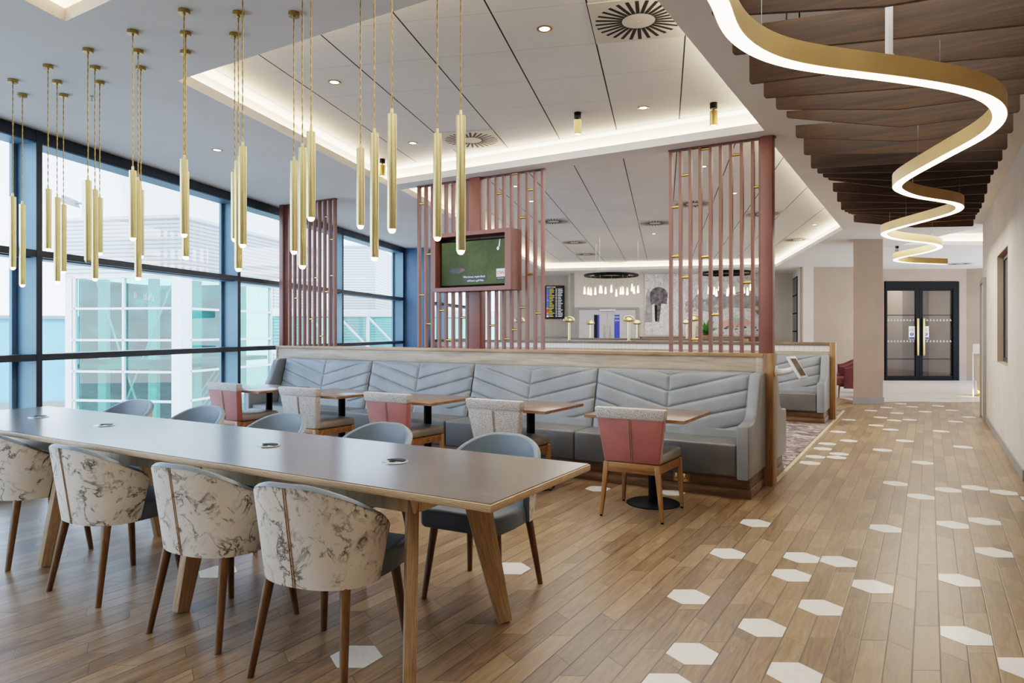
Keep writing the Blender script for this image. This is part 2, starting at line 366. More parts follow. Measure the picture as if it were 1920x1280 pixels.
def tag(o, label, cat, group=None):
    o['label'] = label; o['category'] = cat
    if group: o['group'] = group
    return o
def thing(name, label, cat, loc=(0, 0, 0), rz=0, group=None):
    o = bpy.data.objects.new(name, None); COL.objects.link(o); o.empty_display_size = .1
    o.location = loc; o.rotation_euler = (0, 0, rz); return tag(o, label, cat, group)
def struct(o): o['kind'] = 'structure'; return o
def dup(src, label=None, loc=None, rz=None, parent=None):
    c = src.copy(); COL.objects.link(c)
    if parent is not None: c.parent = parent
    if loc is not None: c.location = loc
    if rz is not None: c.rotation_euler = (0, 0, rz)
    if label: c['label'] = label
    for ch in list(src.children): dup(ch, parent=c)
    return c
def text(body, size, mat, parent, loc, rot, name='lettering', align='CENTER', sx=1.0):
    cu = bpy.data.curves.new('t', 'FONT'); cu.body = body; cu.size = size; cu.align_x = align; cu.align_y = 'CENTER'; cu.extrude = .0006
    o = bpy.data.objects.new('t', cu); COL.objects.link(o)
    me = bpy.data.meshes.new_from_object(o.evaluated_get(bpy.context.evaluated_depsgraph_get())); bpy.data.objects.remove(o)
    me.materials.clear(); me.materials.append(M[mat]); r = bpy.data.objects.new(name, me); COL.objects.link(r)
    r.parent = parent; r.location = loc; r.rotation_euler = rot; r.scale = (sx, 1, 1); return r
ORD = ['first', 'second', 'third', 'fourth', 'fifth', 'sixth', 'seventh', 'eighth', 'ninth', 'tenth', 'eleventh', 'twelfth', 'thirteenth', 'fourteenth', 'fifteenth', 'sixteenth', 'seventeenth', 'eighteenth', 'nineteenth', 'twentieth', 'twenty-first', 'twenty-second', 'twenty-third', 'twenty-fourth', 'twenty-fifth', 'twenty-sixth', 'twenty-seventh']
def inpoly(p, poly):
    c = False; n = len(poly)
    for i in range(n):
        a, b = poly[i], poly[i - 1]
        if (a[1] > p[1]) != (b[1] > p[1]) and p[0] < (b[0] - a[0]) * (p[1] - a[1]) / (b[1] - a[1]) + a[0]: c = not c
    return c
def holed(mb, outer, holes, z, mi=0):
    pts = []; edges = []
    for lp in [outer] + holes:
        n0 = len(pts); pts += [Vector(p) for p in lp]; edges += [(n0 + i, n0 + (i + 1) % len(lp)) for i in range(len(lp))]
    vs, es, fs = delaunay_2d_cdt(pts, edges, [], 0, 1e-5)[:3]
    bv = [mb.bm.verts.new((v.x, v.y, z)) for v in vs]
    for f in fs:
        c = sum((vs[i] for i in f), Vector((0, 0))) / len(f)
        if inpoly(c, outer) and not any(inpoly(c, h) for h in holes):
            q = mb.bm.faces.new([bv[i] for i in f]); q.material_index = mi
def offset(poly, d):          # outward offset of a convex-ish polygon
    n = len(poly); ar = sum(poly[i][0] * poly[(i + 1) % n][1] - poly[(i + 1) % n][0] * poly[i][1] for i in range(n)); sg = 1 if ar > 0 else -1
    out = []
    for i in range(n):
        p0, p1, p2 = Vector(poly[i - 1]), Vector(poly[i]), Vector(poly[(i + 1) % n])
        e1 = (p1 - p0).normalized(); e2 = (p2 - p1).normalized(); n1 = Vector((e1.y, -e1.x)) * sg; n2 = Vector((e2.y, -e2.x)) * sg
        m = (n1 + n2); m = m / max(.2, m.dot(n1)); q = p1 + m * d; out.append((q.x, q.y))
    return out

# ---------------------------------------------------------------- lights helpers
def area(name, loc, sx, sy, power, col, rot=(0, 0, 0)):
    l = bpy.data.lights.new(name, 'AREA'); l.shape = 'RECTANGLE'; l.size = sx; l.size_y = sy; l.energy = power; l.color = col
    o = bpy.data.objects.new(name, l); COL.objects.link(o); o.location = loc; o.rotation_euler = rot; return o
def spot(loc, power, col=(1, .82, .6), ang=100, blend=.6, r=.04, rot=(0, 0, 0)):
    l = bpy.data.lights.new('downlight_lamp', 'SPOT'); l.energy = power; l.color = col; l.spot_size = math.radians(ang); l.spot_blend = blend; l.shadow_soft_size = r
    o = bpy.data.objects.new('downlight_lamp', l); COL.objects.link(o); o.location = loc; o.rotation_euler = rot; return o
WARM = (1.0, .86, .70); NEUT = (1.0, .96, .91)

# ================================================================ THE SETTING
RWX = .76                                     # right wall face
YB = -2.6                                     # wall behind the camera
# ---- floor: plank tiles with white marble hexagons let in
HEX = [(-17, 2.5), (-10, 3.44), (-10, 2.16), (-12, 5.58), (-9, 5.78), (-5, 5.18), (-5, 4.38), (-5, 3.56), (-3, 4.54), (-2, 4.58), (-3, 4.18), (-1, 4.23), (-2, 3.77), (-3, 3.37), (-4, 2.94), (-2, 2.98), (-4, 2.62), (-1, 5.52), (-1, 7.2), (0, 6.74), (1, 7.15), (2, 7.37), (3, 7.29), (1, 5.88), (2, 6.11), (2, 5.28), (1, 4.59), (1, 3.77), (2, 3.53), (0, 8.49), (-2, 9.15), (-1, 10.07), (-5, 9.3), (-4, 8.6), (-5, 8.88), (-4, 8.35), (-5, 7.85), (-5, 10.49), (-5, 8.27), (-4, 9.7), (4, 7.12), (4, 6.87), (4, 6.63), (4, 6.40), (-2, 11.11), (-1, 12.5), (2, 12.63), (-4, 13.62), (2, 14.4), (-3, 14.3), (-1, 14.7), (0, 13.9), (-2, 13.4), (1, 15.1), (-3, 12.6), (-5, 12.0), (-2, 12.3), (-3, 11.5), (2, 9.9), (1, 11.3), (-2, 15.2), (3, 13.4)]
mb = MB()
fl_out = [wf(-8, -.3), wf(15.5, -.3), cf(-.2, 22.2), cf(14.5, 22.2), cf(14.5, 13), (4, 11), (4, YB), (-4.6, YB)]
holed(mb, fl_out, [], 0)
for k, y in HEX:
    x = -.06 + .2045 * k; W2 = .099; Rr = W2 / math.cos(PI / 6)
    mb.prism([(x + Rr * math.sin(PI / 3 * i), y + Rr * math.cos(PI / 3 * i)) for i in range(6)], .0002, .0012, mi=1)
mb.prism([cf(9.8, 19.6), cf(12.7, 19.6), cf(12.7, 22.0), cf(9.8, 22.0)], .0013, .004, mi=3)
# pale tile area in the lobby, wavy edge
edge = [cf(6.9 + .2 * i, 13.62 - .05 * math.sin(i * .9) - .006 * i) for i in range(18)]
mb.prism(edge + [cf(14.0, 17.5), cf(14.0, 22.1), cf(6.9, 22.1)], .0002, .0012, mi=2)
floor = struct(mb.build('floor', ['floor', 'hexmarble', 'palefloor', 'lobbycarpet'], smooth=0, recalc=False))
mb = MB(); mb.prism([(-1.25, 6.67), (-1.31, 13.3), (-2.6, 16.5), wf(13, .6), wf(3.8, .6), (-7.8, 6.67)], .0002, .006); mb.prism([(-1.20, 6.67), (-1.26, 13.3), (-1.30, 13.3), (-1.24, 6.67)], .0002, .007, mi=1)
struct(mb.build('floor', ['carpet', 'ply'], smooth=0))
# ---- ceiling: soffit, three lit coffers
C0 = [(-4.235, 2.008), (-4.235 + .3234 * 4.2, 2.008 - .9463 * 4.2), (.2, -1.97), (.2, 2.008)]
C1 = [(-4.553, 2.899), (-1.247, 2.899), (-1.247, 6.33), (-5.66, 6.33)]
C2 = [(-5.67, 6.60), (-1.27, 6.60), (-1.29, 13.19), (-3.603, 19.86), (-9.705, 17.70)]
C3 = [cf(8.02, 11.6), cf(8.02, 14.05), cf(9.75, 14.05), cf(9.75, 11.6)]
C0 = [(-4.235, 2.008), (-2.9, -1.9), (-1.4, -1.9), (-1.4, 2.008)]
ceil_out = [wf(-8.0, 0), wf(15.5, 0), cf(-.2, 22.3), cf(14.5, 22.3), cf(14.5, 12.5), (4, 11), (4, YB), (-4.6, YB)]
mb = MB(); holed(mb, ceil_out, [C0, C1, C2, C3], CEIL)
for c in (C0, C1, C2, C3):
    o2 = offset(c, .13); n = len(c)
    for i in range(n):
        a, b = c[i], c[(i + 1) % n]; a2, b2 = o2[i], o2[(i + 1) % n]
        mb.quad((*a, CEIL), (*b, CEIL), (*b, CEIL + .075), (*a, CEIL + .075))
        mb.quad((*a, CEIL + .075), (*b, CEIL + .075), (*b2, CEIL + .075), (*a2, CEIL + .075))
        mb.quad((*a2, CEIL + .075), (*b2, CEIL + .075), (*b2, CEIL2), (*a2, CEIL2), mi=1)
struct(mb.build('ceiling', ['plaster', 'cove'], smooth=0, recalc=False))
mb = MB()
for c in (C0, C1, C2, C3): mb.quad(*[(*p, CEIL2) for p in offset(c, .14)])
for c in (C1, C2):
    o2 = offset(c, .13); i2 = offset(c, -.02); n = len(c)
    for i in range(n):
        mb.quad((*o2[i], CEIL2 - .003), (*o2[(i + 1) % n], CEIL2 - .003), (*i2[(i + 1) % n], CEIL2 - .003), (*i2[i], CEIL2 - .003), mi=1)
struct(mb.build('ceiling', ['tile', 'plaster'], smooth=0, recalc=False))
# ---- walls
def wall(name, p, q, z0, z1, mat='wallplaster', th=.12, side=1):
    p, q = Vector(p), Vector(q); d = (q - p).normalized(); n = Vector((-d.y, d.x)) * side * th
    mb = MB(); mb.prism([p, q, q + n, p + n], z0, z1); return struct(mb.build(name, mat, smooth=0))
ZT = CEIL + .3
# right wall with the hatch recess cut in
YR = 7.95; ry0, ry1, rz0, rz1 = 9.51, 10.94, 1.0, 2.38; YE = 13.75
mb = MB()
for y0, y1, z0, z1 in ((YR, ry0, 0, ZT), (ry1, YE, 0, ZT), (ry0, ry1, 0, rz0), (ry0, ry1, rz1, ZT)): mb.box(RWX, RWX + .3, y0, y1, z0, z1)
struct(mb.build('wall_right', 'wallplaster', smooth=0))
mb = MB(); mb.box(RWX + .08, RWX + .29, ry0, ry1, rz0, rz1, mi=0); mb.box(RWX + .002, RWX + .08, ry1 - .008, ry1 - .001, rz0, rz1, mi=2); mb.box(RWX + .002, RWX + .08, ry0, ry1, rz0 + .001, rz0 + .008, mi=2); mb.box(RWX + .002, RWX + .08, ry0, ry1, rz1 - .008, rz1 - .001, mi=2)
for q in ((ry0, ry1 - .01, rz0 + .01, rz0 + .06), (ry0, ry1 - .01, rz1 - .06, rz1 - .01), (ry1 - .06, ry1 - .01, rz0 + .06, rz1 - .06), (ry0, ry0 + .05, rz0 + .06, rz1 - .06)): mb.box(RWX + .065, RWX + .08, *q, mi=1)
hatch = struct(mb.build('window_1', ['greypane', 'darkframe', 'taupe'], smooth=0))
wall('wall_right', (RWX + .3, YE - .12), (4.4, YE - .12), 0, ZT, 'wallplaster', .12, 1)
wall('wall_back', (-4.8, YB), (4, YB), 0, ZT, 'wallplaster', .12, -1)
wall('wall_back', (4, YB), (4, 11), 0, ZT, 'wallplaster', .12, -1)
def skirt(name, p, q, side=1, h=.1): wall(name, p, q, .001, h, 'skirt', .014, side)
skirt('baseboard_right', (RWX - .0005, YR - .014), (RWX - .0005, 12.86), 1); skirt('baseboard_right', (4, YR - .0005), (RWX - .014, YR - .0005), 1)
wall('wall_right', (RWX + .3, YR), (4, YR), 0, ZT, 'wallplaster', .12, 1)
# door architrave at the far end of the right wall
mb = MB()
mb.box(RWX - .045, RWX + .001, 12.90, 12.97, 0, 2.24, r=.004); mb.box(RWX - .045, RWX + .001, 13.63, 13.70, 0, 2.24, r=.004); mb.box(RWX - .045, RWX + .001, 12.97, 13.63, 2.17, 2.24, r=.004)
d1 = struct(mb.build('door_1', 'skirt', smooth=0)); mb = MB(); mb.box(RWX - .02, RWX + .002, 12.975, 13.625, .01, 2.165); mb.build('leaf', 'palewall', d1, 0)
# diagonal rear walls
wall('wall_rear', cf(-.4, 22.0), cf(1.80, 22.0), 0, ZT, 'wallplaster', .12, 1)
wall('wall_rear', cf(1.80, 20.95), cf(1.80, 22.12), 0, ZT, 'palewall', .12, -1)
wall('wall_rear', cf(1.80, 20.95), cf(8.62, 20.95), 0, ZT, 'palewall', .12, 1)
wall('wall_rear', cf(8.0, 18.85), cf(8.62, 20.95), 0, ZT, 'palewall', .3, -1)
wall('wall_rear', cf(8.0, 18.84), cf(10.2, 18.84), 0, ZT, 'taupe', .12, 1)
wall('wall_rear', cf(10.2, 18.84), cf(10.2, 19.5), 0, ZT, 'taupe', .1, 1)
mb = MB()
D6 = 19.48; dl, dr = lat(1658, D6), lat(1797, D6)
for a, b, z0, z1 in ((10.1, dl, 0, ZT), (dr, lat(1812, D6), 0, ZT), (dl, dr, 2.83, ZT)):
    p = [cf(a, D6), cf(b, D6), cf(b, D6 + .12), cf(a, D6 + .12)]; mb.prism(p, z0, z1)
struct(mb.build('wall_rear', 'taupe', smooth=0))
wall('wall_rear', cf(lat(1812, D6), D6), cf(14.4, 18.2), 0, ZT, 'taupe', .12, 1)
skirt('baseboard_rear', cf(dr, D6), cf(lat(1812, D6), D6), -1, .14); skirt('baseboard_rear', cf(lat(1812, D6), D6), cf(14.2, 18.25), -1, .14)
# slim black window in the return beside the mural wall
rq = Vector((8.0, 18.85)); rd = (Vector((8.62, 20.95)) - rq); rl = rd.length; rd = rd.normalized(); rn = Vector((-rd.y, rd.x))
def rp_(t, o): p = rq + rd * t + rn * o; return cf(p.x, p.y)
mb = MB(); mb.prism([rp_(.95, .0), rp_(2.1, .0), rp_(2.1, .02), rp_(.95, .02)], .3, 3.0)
w2 = struct(mb.build('window_2', 'black', smooth=0)); mb = MB()
for k in range(2):
    for j in range(5): mb.prism([rp_(1.0 + k * .55, .02), rp_(1.5 + k * .55, .02), rp_(1.5 + k * .55, .026), rp_(1.0 + k * .55, .026)], .36 + j * .53, .85 + j * .53)
mb.build('pane', 'greypane', w2, 0)
# beige column
DC = 13.17
mb = MB(); mb.prism([cf(lat(1600, DC), DC), cf(lat(1655.5, DC), DC), cf(lat(1655.5, DC) + .10, DC + .5), cf(lat(1600, DC) + .32, DC + .5)], 0, CEIL)
struct(mb.build('wall_column', 'taupe', smooth=0))
mb = MB(); l0, l1 = lat(1600, DC) - .015, lat(1655.5, DC) + .015; mb.prism([cf(l0, DC - .015), cf(l1, DC - .015), cf(l1 + .11, DC + .51), cf(l0 + .33, DC + .51)], .001, .13)
struct(mb.build('baseboard_column', 'skirt', smooth=0))
# ---- curtain wall on the left
SM = [-7.0, -4.02, -1.073, 1.85, 4.80, 7.62, 10.5, 13.4]; DP = .235
for i in range(len(SM) - 1):
    s0, s1 = SM[i], SM[i + 1] - .06
    def bar(mb, z0, z1, d0=-DP, d1=0., a=s0, b=s1, mi=0): mb.prism([wf(a, d0), wf(b, d0), wf(b, d1), wf(a, d1)], z0, z1, mi=mi)
    mb = MB(); bar(mb, 3.08, CEIL + .02, mi=1); bar(mb, 0.0, .14, mi=0); bar(mb, .14, .2, d1=-.03)
    w = struct(mb.build('window_%d' % (i + 3), ['darkframe', 'darkframe'], smooth=0))
    for z0, z1 in ((2.06, 2.12), (1.138, 1.197)):
        mb = MB(); bar(mb, z0, z1); mb.build('transom', 'darkframe', w, 0)
    mb = MB(); bar(mb, 3.065, 3.08, -DP, -.01); bar(mb, 2.05, 2.06, -DP, -.06)
    mb.prism([wf(s1 - .05, -DP), wf(s1, -DP), wf(s1, -DP + .03), wf(s1 - .05, -DP + .03)], .2, 3.08)
    mb.build('inner_bead', 'blueframe', w, 0)
    mb = MB()
    for z0, z1 in ((.2, 1.138), (1.197, 2.06), (2.12, 3.08)): mb.quad((*wf(s0, -DP + .02), z0), (*wf(s1, -DP + .02), z0), (*wf(s1, -DP + .02), z1), (*wf(s0, -DP + .02), z1))
    mb.build('pane', 'glass', w, 0)
    mb = MB(); b0, b1 = s1, s1 + .06
    mb.prism([wf(b0, -DP), wf(b1, -DP), wf(b1, .0), wf(b0, .0)], 0, CEIL + .02); mb.prism([wf(b0 + .0, .0), wf(b1, .0), wf(b1, .004), wf(b0, .004)], 0, CEIL, mi=1)
    mb.build('mullion', ['blueframe', 'darkframe'], w, 0)
mb = MB(); mb.prism([wf(7.66, -.2), wf(8.35, -.2), wf(8.35, .42), wf(7.66, .42)], 0, CEIL); struct(mb.build('wall_left', 'bluecol', smooth=0))
wall('wall_left', wf(13.4, -.2), wf(15.6, -.2), 0, ZT, 'palewall', .12, 1)
wall('wall_left', (-4.7, YB), wf(-7.0, -.1), 0, ZT, 'palewall', .12, 1)
# ================================================================ COMMUNAL TABLE
TR = math.radians(1.02)
tb = thing('communal_table', 'long high communal table with grey laminate top and plywood edges on splayed legs', 'table', (-1.326, 2.028, 0), TR)
TL, TW, TZ = 4.86, .872, .785          # local: x from -TL to 0, y from 0 to TW
mb = MB(); mb.box(-TL, 0, 0, TW, TZ - .032, TZ - .0025, r=.006, seg=2); mb.build('tabletop', 'plyedge', tb, .6)
mb = MB(); mb.box(-TL + .008, -.008, .008, TW - .008, TZ - .004, TZ + .0005); mb.build('laminate_surface', 'laminate', tb, 0)['label'] = 'grey brown laminate surface'
mb = MB()
for y in (.15, TW - .19): mb.box(-TL + .45, -.46, y, y + .04, TZ - .13, TZ - .032, r=.003)
for x in (-.50, -1.88, -3.2, -4.44): mb.box(x, x + .04, .19, TW - .19, TZ - .13, TZ - .032, r=.003)
mb.build('apron', 'ply', tb, .6)
def tleg(top, foot, wide, w0, w1):      # tapered plywood leg, wide face turned to the given direction
    top, foot = Vector(top), Vector(foot); ax = (top - foot); L = ax.length; zd = ax.normalized(); xd = Vector((*wide, 0)); xd = (xd - zd * xd.dot(zd)).normalized(); yd = zd.cross(xd)
    b = MB(); th = .024
    b.hexa([(-w1, -th, 0), (w1, -th, 0), (w1, th, 0), (-w1, th, 0)], [(-w0, -th, L), (w0, -th, L), (w0, th, L), (-w0, th, L)], r=.003)
    o = b.build('leg', 'plyleg', tb, .5); o.matrix_local = Matrix(((xd.x, yd.x, zd.x, foot.x), (xd.y, yd.y, zd.y, foot.y), (xd.z, yd.z, zd.z, foot.z), (0, 0, 0, 1))); return o
for x, sx in ((-.53, 1), (-1.86, 0), (-3.17, 0), (-4.42, -1)):
    for sy in (-1, 1):
        yt, yf = (.22, .05) if sy < 0 else (TW - .22, TW - .10)
        tleg((x, yt, TZ - .036), (x + sx * .12, yf, .004), (sx * .75, sy * .8) if sx else (0, 1), .07, .034)
for q in ((-3.75, -3.3, .25, .42), (-2.5, -2.42, .2, .3)): mb = MB(); mb.box(*q, TZ - .1, TZ - .034, r=.004); mb.build('cable_tray', 'black', tb, .5)
for gx, gy in ((-5.444, 2.404), (-4.584, 2.411), (-3.024, 2.443), (-2.144, 2.455)):
    d = Vector((gx + 1.326, gy - 2.028)); c, s_ = math.cos(-TR), math.sin(-TR); lx, ly = d.x * c - d.y * s_, d.x * s_ + d.y * c
    mb = MB(); mb.lathe([(.062, 0), (.062, .004), (.056, .006), (.05, .006), (.001, .005)], 32); g = mb.build('power_grommet', 'chrome', tb, .6, (lx, ly, TZ + .0005))
    mb = MB(); mb.prism([(.05 * math.cos(a), .05 * math.sin(a)) for a in [PI * k / 14 for k in range(15)]], .0062, .0085); mb.box(-.012, .012, -.03, -.012, .006, .0085); mb.build('flap', 'black', g, 0)

# ================================================================ TUB CHAIRS
def tub_chair(label, loc, rz, group=None, scale=1.0):
    t = thing('tub_chair', label, 'chair', loc, rz, group)
    ZB, Z0, Z1 = .395, .80, .612
    def base(a, z, off=0.):
        f = (z - ZB) / (Z0 - ZB); w = .258 + .036 * f - off; d = .205 + .062 * f - off
        ex = .85; ca, sa = math.cos(a), math.sin(a)
        sa = math.copysign(1, sa) if ca < 0 else sa; return (w * math.copysign(abs(sa) ** ex, sa), -.035 - d * math.copysign(abs(ca) ** ex, ca) if ca > 0 else -.035 + .34 * (-ca) * (.05 + .95 * f))
    AM = math.radians(104)
    def top(u):
        s = abs(2 * u - 1); k = min(1, max(0, (s - .10) / .90)) ** 1.55; return Z0 + (Z1 - Z0) * k
    def zat(u, v): return ZB + (top(u) - ZB) * v
    def outer(u, v):
        a = (2 * u - 1) * AM; z = zat(u, v); x, y = base(a, z); return (x, y, z)
    def inner(u, v):
        a = (2 * u - 1) * AM; z = zat(u, v) ; x, y = base(a, z, .034); return (x, y, z + .004 * v)
    mb = MB(); mb.grid(outer, 44, 14)
    # base pan closing the shell underneath
    ring = [outer(i / 43, 0) for i in range(44)]; mb.bm.faces.new([mb.bm.verts.new((p[0] * .98, p[1] * .98, p[2] + .001)) for p in ring])
    mb.build('backrest_shell', 'marblefab', t, 1.2)['label'] = 'cream and charcoal marbled fabric outer shell'
    mb = MB(); gi = mb.grid(inner, 44, 14)
    def rim(u, v):
        a = (2 * u - 1) * AM; z = zat(u, 1); p0 = Vector((*base(a, z, -.003), z)); p1 = Vector((*base(a, z, .034), z + .004)); p = p0.lerp(p1, v); p.z += .012 * math.sin(PI * v); return p
    mb.grid(rim, 44, 6)
    for u in (0., 1.):
        def side(q, v, u=u):
            a = (2 * u - 1) * AM; z = zat(u, q); return Vector((*base(a, z, -.002), z)).lerp(Vector((*base(a, z, .034), z)), v) + Vector((0, .006 * math.sin(PI * v), 0))
        mb.grid(side, 12, 4)
    mb.build('inner_backrest', 'bluegrey', t, 1.3)
    for dx in (-.005, .005):
        mb = MB(); pts = []
        for k in range(12):
            x, y, z = outer(.5, k / 11); pts.append((x + dx, y - .001, z))
        mb.tube(pts, .0022, 6); mb.build('back_seam', 'seam', t, 1)
    W = .250; yb, yf = -.20, .285
    plan = [(W * .93, yf - .03), (W * .80, yf), (-W * .80, yf), (-W * .93, yf - .03), (-W, .10), (-W * .98, -.05), (-W * .75, yb + .06), (-W * .4, yb), (W * .4, yb), (W * .75, yb + .06), (W * .98, -.05), (W, .10)]
    mb = MB(); mb.prism(plan, .385, .488, r=.022, seg=3); mb.build('seat', 'seatblue', t, .8)
    for sx in (-1, 1):
        for sy in (-1, 1):
            mb = MB(); y0, y1 = (-.165, -.235) if sy < 0 else (.19, .235)
            mb.tube([(sx * .185, y0, .40), (sx * .228, y1, 0.0)], [.022, .0145], 14); mb.build('leg', 'walnutleg', t, .8)
    return t
def yaw(p, q): return math.atan2(q[1] - p[1], q[0] - p[0])
TGN = 'tub chairs on the camera side of the communal table'; TGF = 'tub chairs on the booth side of the communal table'
c0 = tub_chair('marbled tub chair on the camera side of the long table, nearest its right end', (-2.16, 2.075, 0), math.radians(9), TGN)
for (x, y, r, l) in ((-2.885, 2.08, 5, 'marbled tub chair on the camera side of the long table, second from its right end'),
                     (-3.835, 2.085, 2.5, 'marbled tub chair on the camera side of the long table, third from its right end'),
                     (-4.83, 2.10, 1, 'marbled tub chair cut by the left edge of the photo')):
    dup(c0, l, (x, y, 0), math.radians(r))
for (x, y, r, l) in ((-2.055, 3.07, 184, 'blue-grey tub chair on the booth side of the long table, nearest its right end'),
                     (-2.96, 3.07, 183, 'blue-grey tub chair on the booth side of the long table, second from its right end'),
                     (-3.90, 3.07, 184, 'blue-grey tub chair on the booth side of the long table, middle of the five'),
                     (-4.83, 3.09, 186, 'blue-grey tub chair on the booth side of the long table, fourth from its right end'),
                     (-5.78, 3.09, 188, 'blue-grey tub chair on the booth side of the long table, nearest the windows')):
    c = dup(c0, l, (x, y, 0), math.radians(r)); c['group'] = TGF

# ================================================================ DINING CHAIRS AND CAFE TABLES
def dining_chair(label, loc, rz, pink):
    t = thing('dining_chair', label, 'chair', loc, rz, 'high back dining chairs along the booth')
    def panel(z0, z1, g, name, mat, top=False):
        def P(z, sx, fr):
            f = (z - .42) / (.83 - .42); hw = .212 + .058 * f + g; y = -.255 - .055 * f + (0.068 + g if fr else -g); return (sx * hw, y, z)
        b = [P(z0, -1, 0), P(z0, 1, 0), P(z0, 1, 1), P(z0, -1, 1)]; q = [P(z1, -1, 0), P(z1, 1, 0), P(z1, 1, 1), P(z1, -1, 1)]
        m = MB(); m.hexa(b, q, r=.012 if not top else .014); return m.build(name, mat, t, .8)
    panel(.42, .755 if pink else .80, 0, 'backrest', 'velvet' if pink else 'tweed')
    panel(.745, .832, .005, 'headband', 'tweed', True)['label'] = 'grey tweed headband'
    for dx in (-.006, .006):
        m = MB(); m.tube([(dx, -.2585 - .0, .43), (dx, -.2585 - .044, .742)], .0026, 6); m.build('back_seam', 'seam', t, 1)
    m = MB(); m.hexa([(-.205, -.2, .405), (.205, -.2, .405), (.238, .275, .405), (-.238, .275, .405)], [(-.205, -.2, .482), (.205, -.2, .482), (.238, .275, .49), (-.238, .275, .49)], r=.024); m.build('seat', 'seatgrey', t, .9)
    m = MB(); m.box(-.19, .19, -.262, -.232, .345, .418, r=.003); m.box(-.21, .21, .232, .258, .345, .405, r=.003)
    for sx in (-1, 1): m.hexa([(sx * .19 - .012, -.24, .345), (sx * .19 + .012, -.24, .345), (sx * .222 + .012, .24, .345), (sx * .222 - .012, .24, .345)], [(sx * .19 - .012, -.24, .405), (sx * .19 + .012, -.24, .405), (sx * .222 + .012, .24, .405), (sx * .222 - .012, .24, .405)])
    m.build('seat_frame', 'oakrail', t, .5)
    for sx in (-1, 1):
        for sy in (-1, 1):
            a, b = ((sx * .195, -.243, .418), (sx * .236, -.258, .012)) if sy < 0 else ((sx * .222, .243, .405), (sx * .242, .262, .012)); r0, r1 = .021, .012
            m = MB(); m.hexa([(b[0] - r1, b[1] - r1, b[2]), (b[0] + r1, b[1] - r1, b[2]), (b[0] + r1, b[1] + r1, b[2]), (b[0] - r1, b[1] + r1, b[2])], [(a[0] - r0, a[1] - r0, a[2]), (a[0] + r0, a[1] - r0, a[2]), (a[0] + r0, a[1] + r0, a[2]), (a[0] - r0, a[1] + r0, a[2])], r=.004)
            lg = m.build('leg', 'oakleg', t, .6); m = MB(); m.lathe([(.010, 0), (.010, .0125)], 10, at=(b[0], b[1], 0)); m.build('glide', 'black', lg, .6)
    return t
CH = [(-1.902, True, 'pink velvet dining chair with grey headband, nearest the booth end post'), (-3.09, False, 'all grey tweed dining chair, second from the booth end post'),
      (-4.262, True, 'pink velvet dining chair in the middle of the booth row'), (-5.446, False, 'all grey tweed dining chair, second from the windows'), (-6.642, True, 'pink velvet dining chair at the window end of the booth row')]
for i, (x, pk, l) in enumerate(CH): dining_chair(l, (x, 5.05, 0), math.radians((2.5, 0, -1, 1, -1)[i]), pk)
def cafe_table(label, x):
    t = thing('cafe_table', label, 'table', (x, 5.25, 0), 0, 'small walnut tables along the booth')
    m = MB(); m.box(-.40, .40, -.36, .36, .722, .748, r=.003); m.build('tabletop', ['cafetop'], t, .5)
    m = MB(); m.box(-.401, .401, -.361, .361, .724, .745); m.build('edge_band', 'cafeedge', t, 0)
    m = MB(); m.lathe([(.215, 0), (.215, .006), (.2, .012), (.05, .016), (.05, .02)], 48, at=(0, .1, 0)); m.build('base', 'black', t, .5)
    m = MB(); m.tube([(0, .1, .015), (0, .1, .722)], .038, 20); m.box(-.2, .2, -.1, .2, .708, .722); m.build('column', 'black', t, .7); return t
c1 = cafe_table('small walnut table behind the pink chair nearest the booth end post', -1.92)
for x, l in ((-3.07, 'small walnut table beside the grey chair second from the booth end post'), (-4.25, 'small walnut table beside the middle pink chair'), (-5.43, 'small walnut table beside the grey chair second from the windows'), (-6.61, 'small pale-lit walnut table nearest the windows')):
    dup(c1, l, (x, 5.25, 0))

